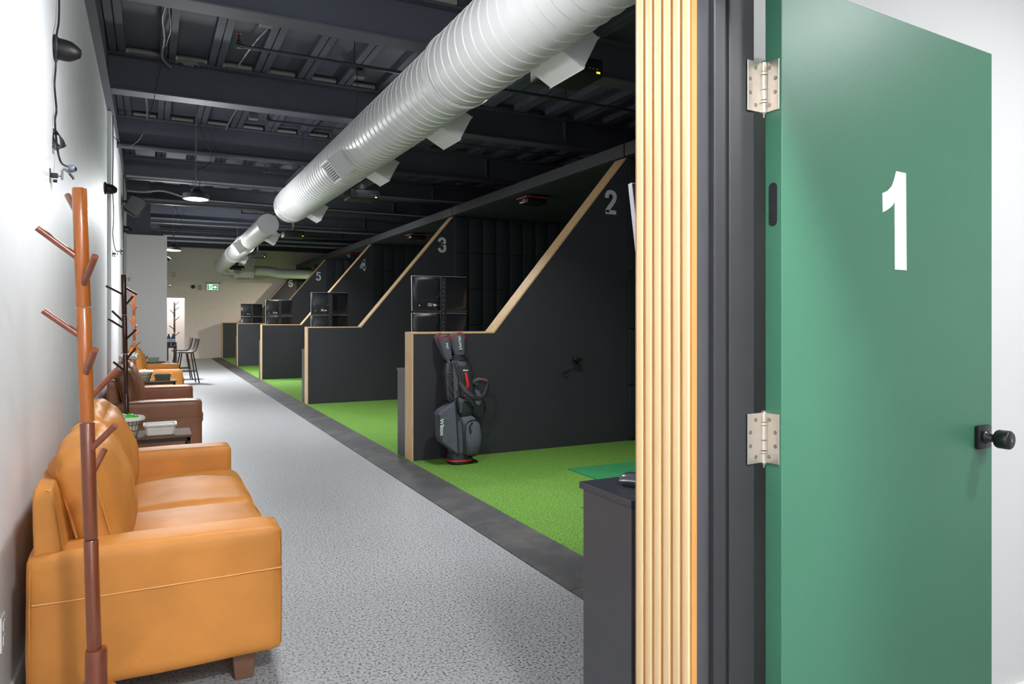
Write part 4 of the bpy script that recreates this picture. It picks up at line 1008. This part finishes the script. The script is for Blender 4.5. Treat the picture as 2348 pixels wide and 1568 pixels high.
# plastic on brown sofa back
b = MB(); b.soft(-.20, 8.4, .99, .08, .3, .018, .012, n=12, wr=.03, wf=14, seed=4)
tag(b.build('plastic_wrap', M['wrap'], smooth=180), 'crumpled clear plastic lying on the brown sofa back cushion', 'plastic wrap')

# ============================================================ COAT RACKS
Rv = Vector((.8905, -.4551, 0)); Fv = Vector((.4551, .8905, 0))
PEGS = [(1.566, 180, .100, .082), (1.690, 108, .10, .075), (1.484, -73, .10, .079), (1.33, 181, .092, .075), (1.216, -77, .10, .074), (1.137, 46, .105, .078), (.985, -42, .085, .075), (.898, 66, .09, .065)]
def rack(x, y, label, ms, rot=0, lean=0, pegs=PEGS, toff=0):
    t = thing('coat_rack', label, 'coat rack', (x, y, 0))
    Fv = Vector((x, y, 0)).normalized(); Rv = Vector((Fv.y, -Fv.x, 0))
    def ax(z): return Vector((0, 0, z))+Rv*(-lean*(z-.3))
    segs = [(.30, .709), (.712, 1.065), (1.068, 1.414), (1.417, 1.775)]
    for k, (a, c) in enumerate(segs):
        b = MB(); b.lathe([(.0182, 0), (.0200, .003), (.0200, (c-a)-.003), (.0182, c-a)], ax(a), ax(c)-ax(a), 32)
        b.build('pole_section', M[ms[k]], t, smooth=40)
    b = MB(); b.lathe([(.030, 0), (.030, .16), (.028, .168), (.021, .17)], ax(.205), (0, 0, 1), 32); b.build('collar', M[ms[0]], t, smooth=40)
    for (z, ph, h, v) in pegs:
        a = math.radians(ph+rot); dr = Rv*math.cos(a)+Fv*math.sin(a)
        p0 = ax(z)+dr*.012; p1 = p0+dr*h+Vector((0, 0, v))
        b = MB(); b.cyl(p0, p1, .0095, .0095, n=18); b.build('peg', M[ms[4]], t, smooth=40)
    for k in range(3):
        a = math.radians(-90+120*k+rot); dr = Rv*math.cos(a)+Fv*math.sin(a)
        b = MB(); b.tube([ax(.27)+dr*.02, dr*.10+Vector((0, 0, .17)), dr*.19+Vector((0, 0, .014))], .014, n=12, smoothn=3); b.build('leg', M[ms[5]], t, smooth=60)
    return t
rack(-.150, 2.50, 'cherry wood coat rack nearest the camera, in front of the tan sofa', ['rack1b', 'rack1b', 'rack1', 'rack1', 'peg', 'rack1'], 0, .028)
rack(-.185, 7.20, 'dark walnut coat rack in front of the brown sofa', ['rack2']*6, 12, .02, [(1.60, 180, .13, .07), (1.50, -60, .09, .08), (1.36, 150, .09, .09), (1.30, 185, .12, .08), (1.20, 20, .09, .08), (1.02, 38, .11, .09), (.92, 190, .09, .08), (1.66, 10, .1, -.06)])
rack(-.19, 11.4, 'orange brown coat rack in front of the farthest tan sofa', ['rack3']*6, 5, .02)
rack(.50, 18.4, 'espresso coat rack by the door opening', ['rack4']*6, 8, 0, [(1.70, 5, .09, .09), (1.58, 0, .09, .08), (1.50, 180, .08, .09), (1.34, 5, .1, .09), (1.14, 180, .1, .08), (.98, 5, .1, .09)])

# ============================================================ SIDE TABLES
def side_table(xr, y, dep, label, z=.58):
    x0 = -.38; t = thing('side_table', label, 'table', ((x0+xr)/2, y+dep/2, 0))
    b = MB(); b.box(x0, xr, y, y+dep, z-.018, z); b.build('wood_top', M['rustic'], t, True, bev=.002)
    b = MB()
    b.box(x0+.01, xr-.01, y+.005, y+.025, z-.043, z-.018); b.box(x0+.01, xr-.01, y+dep-.025, y+dep-.005, z-.043, z-.018)
    b.box(x0+.01, x0+.03, y+.005, y+dep-.005, z-.043, z-.018); b.box(xr-.03, xr-.01, y+.005, y+dep-.005, z-.043, z-.018); b.box(x0+.01, xr-.01, y+.005, y+.02, .1, .12); b.box(x0+.01, xr-.01, y+dep-.02, y+dep-.005, .1, .12)
    b.build('frame', M['iron'], t, True)
    for (lx, ly) in ((x0+.01, y+.005), (xr-.03, y+.005), (x0+.01, y+dep-.025), (xr-.03, y+dep-.025)):
        MB().box(lx, lx+.02, ly, ly+.02, 0, z-.043).build('leg', M['iron'], t, True)
    return t
def basket(x, y, z, w_, d_, h_, m, label, group=None):
    t = thing('storage_basket', label, 'basket', (x, y, z), 0, group)
    b = MB(); bm = b.bm; L = []
    def ring(s, zz, off=0): return [bm.verts.new(((a*(w_/2*s+off)), c*(d_/2*s+off), zz)) for a, c in ((-1, -.8), (-.85, -1), (.85, -1), (1, -.8), (1, .8), (.85, 1), (-.85, 1), (-1, .8))]
    L = [ring(.84, 0), ring(.86, .004), ring(.97, h_-.012), ring(.97, h_-.012, .008), ring(.97, h_, .008), ring(.97, h_, -.003), ring(.84, .008, -.004)]
    for A, B in zip(L, L[1:]):
        for k in range(8): bm.faces.new((A[k], A[(k+1) % 8], B[(k+1) % 8], B[k]))
    bm.faces.new(L[0][::-1]); bm.faces.new(L[-1])
    bd = b.build('basket_body', M[m], t, bev=.001)
    b = MB()
    n = 16
    for k in range(n):
        a = -.8+1.6*k/(n-1); b.tube([(a*w_/2*.86, -d_/2*.862, .006), (a*w_/2*.97, -d_/2*.972, h_-.014)], .0016, n=4)
    for q in range(1, 4):
        f = q/4; s = .86+.11*f; b.tube([(-w_/2*s*.85, -d_/2*s-.0005, h_*f), (w_/2*s*.85, -d_/2*s-.0005, h_*f)], .0016, n=4)
    b.build('weave_ridges', M[m], bd)
    return t
side_table(.257, 5.38, .34, 'rustic side table between the nearest tan sofa and brown sofa')
side_table(.30, 10.15, .34, 'rustic side table behind the brown sofa')
side_table(.33, 14.55, .34, 'rustic side table behind the farthest tan sofa')
basket(.06, 5.5, .58, .20, .14, .075, 'bwhite', 'white woven plastic basket on the nearest side table')
basket(.14, 10.28, .58, .20, .14, .085, 'bgreen', 'dark sage plastic basket on the middle side table')
basket(.05, 14.7, .58, .19, .14, .085, 'bgreen2', 'pale green plastic basket on the far side table')
def liner_basket(x, y, z, label, fill):
    t = thing('lined_basket', label, 'basket', (x, y, z))
    b = MB(); n = 20
    for k in range(n):
        a = 2*PI*k/n; b.tube([(.05*math.cos(a), .05*math.sin(a), 0), (.066*math.cos(a), .066*math.sin(a), .06), (.088*math.cos(a), .088*math.sin(a), .12)], .0025, n=5)
    for r, zz in ((.05, .002), (.06, .04), (.072, .08)): b.tube([(r*math.cos(2*PI*k/24), r*math.sin(2*PI*k/24), zz) for k in range(25)], .003, n=5)
    b.build('wicker', M['wicker'], t)
    b = MB(); b.lathe([(.045, .004), (.062, .06), (.082, .115), (.094, .122), (.096, .112), (.097, .108), (.099, .124), (.090, .134), (.078, .12), (.056, .05), (.0, .03)], (0, 0, 0), (0, 0, 1), 28); b.build('cloth_liner', M['cloth'], t, smooth=60)
    tag(bpy.data.objects[MB().soft(x-.01, y, z+.105, .06, .05, .03, .02, (0, 0, .01), n=8, wr=.02, wf=30, seed=x*10).build('wrapped_snacks', fill, smooth=60).name], 'heap of wrapped snacks in the '+label.split(' on ')[0], 'snacks')['kind'] = 'stuff'
    return t
liner_basket(-.13, 5.5, .58, 'white lined wicker basket on the nearest side table', M['limegreen'])
liner_basket(-.06, 10.28, .58, 'cloth lined wicker basket on the middle side table', M['wrap'])
liner_basket(-.13, 14.7, .58, 'dark lined wicker basket on the far side table', M['candy'])
b = MB(); b.soft(-.20, 5.42, .73, .035, .03, .02, .01, n=8, wr=.03, wf=30, seed=3); tag(b.build('crumpled_bag', M['wrap'], smooth=180), 'crumpled clear bag sticking up from the nearest white lined basket', 'bag')

# ============================================================ HIGH TABLE, STOOLS, BOTTLES
t = thing('high_table', 'narrow black framed high table behind the wall block', 'table', (.39, 16.9, 0))
b = MB(); b.box(.30, .49, 16.2, 17.4, .81, .83); b.build('top', M['rustic'], t, True)
b = MB(); b.box(.305, .485, 16.21, 16.235, .78, .81); b.box(.305, .485, 17.365, 17.39, .78, .81); b.box(.46, .485, 16.21, 17.39, .78, .81); b.box(.305, .485, 16.21, 16.23, .3, .32); b.build('frame', M['iron'], t, True)
for (lx, ly) in ((.305, 16.21), (.46, 16.21), (.305, 17.365), (.46, 17.365)): MB().box(lx, lx+.025, ly, ly+.025, 0, .78).build('leg', M['iron'], t, True)
for k, (bx, by) in enumerate(((.338, 16.35), (.418, 16.35))):
    t = thing('water_bottle', 'blue water bottle on the high table, '+('left one' if k == 0 else 'right one'), 'bottle', (bx, by, .83), 0, 'blue bottles on the high table')
    b = MB(); b.lathe([(.034, 0), (.038, .01), (.038, .15), (.030, .18), (.014, .20), (.014, .215)], (0, 0, 0), (0, 0, 1), 20); b.build('bottle_body', M['bottle'], t, smooth=50)
    b = MB(); b.lathe([(.0385, .07), (.0388, .075), (.0388, .13), (.0385, .135)], (0, 0, 0), (0, 0, 1), 20); b.build('bottle_label', M['bottlelab'], t, smooth=50)
    b = MB(); b.cyl((0, 0, .213), (0, 0, .235), .016, n=14); b.build('cap', M['cord'], t, smooth=50)
b = MB(); b.lathe([(.015, 0), (.017, .06), (.0155, .06), (.013, .006), (0, .006)], (.472, 16.34, .83), (0, 0, 1), 18); tag(b.build('small_pot', M['cab'], smooth=50), 'small dark pot beside the blue bottles', 'pot')
def stool(x, y, label, rz=0):
    t = thing('bar_stool', label, 'stool', (x, y, 0), rz, 'bar stools at the high table')
    # seat and back shell: swept surface, back on +x side
    prof = [(-.20, .655), (-.17, .665), (-.05, .655), (.08, .655), (.15, .68), (.19, .74), (.215, .82), (.235, .90), (.245, .945)]
    b = MB(); bm = b.bm; pts = spline([Vector((a, 0, c)) for a, c in prof], 3); R1 = []; R2 = []
    n = 9
    for i, p in enumerate(pts):
        f = i/(len(pts)-1); hw = .20+.01*math.sin(f*PI)-(.05*max(0, f-.7)/.3)
        dd = (pts[min(i+1, len(pts)-1)]-pts[max(i-1, 0)]).normalized(); nv = Vector((-dd.z, 0, dd.x))
        ra, rb = [], []
        for k in range(n):
            s = -1+2*k/(n-1); cv = .035*s*s*(.3+f)
            base = p+Vector((0, s*hw, 0))+nv*cv
            ra.append(bm.verts.new(base)); rb.append(bm.verts.new(base-nv*.018))
        R1.append(ra); R2.append(rb)
    for R in (R1, R2):
        for A, B in zip(R, R[1:]):
            for k in range(n-1): bm.faces.new((A[k], A[k+1], B[k+1], B[k]))
    for i in range(len(R1)-1):
        for k in (0, n-1): bm.faces.new((R1[i][k], R1[i+1][k], R2[i+1][k], R2[i][k]))
    for i in (0, -1):
        for k in range(n-1): bm.faces.new((R1[i][k], R1[i][k+1], R2[i][k+1], R2[i][k]))
    b.build('seat_shell', M['stool'], t, smooth=60)
    for (sx, sy) in ((-1, -1), (-1, 1), (1, -1), (1, 1)):
        MB().tube([(sx*.11, sy*.12, .65), (sx*.22, sy*.21, .0)], .013, n=8).build('leg', M['iron'], t, smooth=60)
    b = MB(); z = .26; f = 1-(.26/.65); q = .11+.11*f; w2 = .12+.09*f
    b.tube([(-q, -w2, z), (-q, w2, z), (q, w2, z), (q, -w2, z), (-q, -w2, z)], .01, n=8); b.build('footrest', M['iron'], t, smooth=60)
    return t
stool(.69, 16.75, 'grey brown bar stool nearer the camera at the high table', .12)
stool(.62, 17.78, 'grey brown bar stool farther from the camera at the high table', .05)
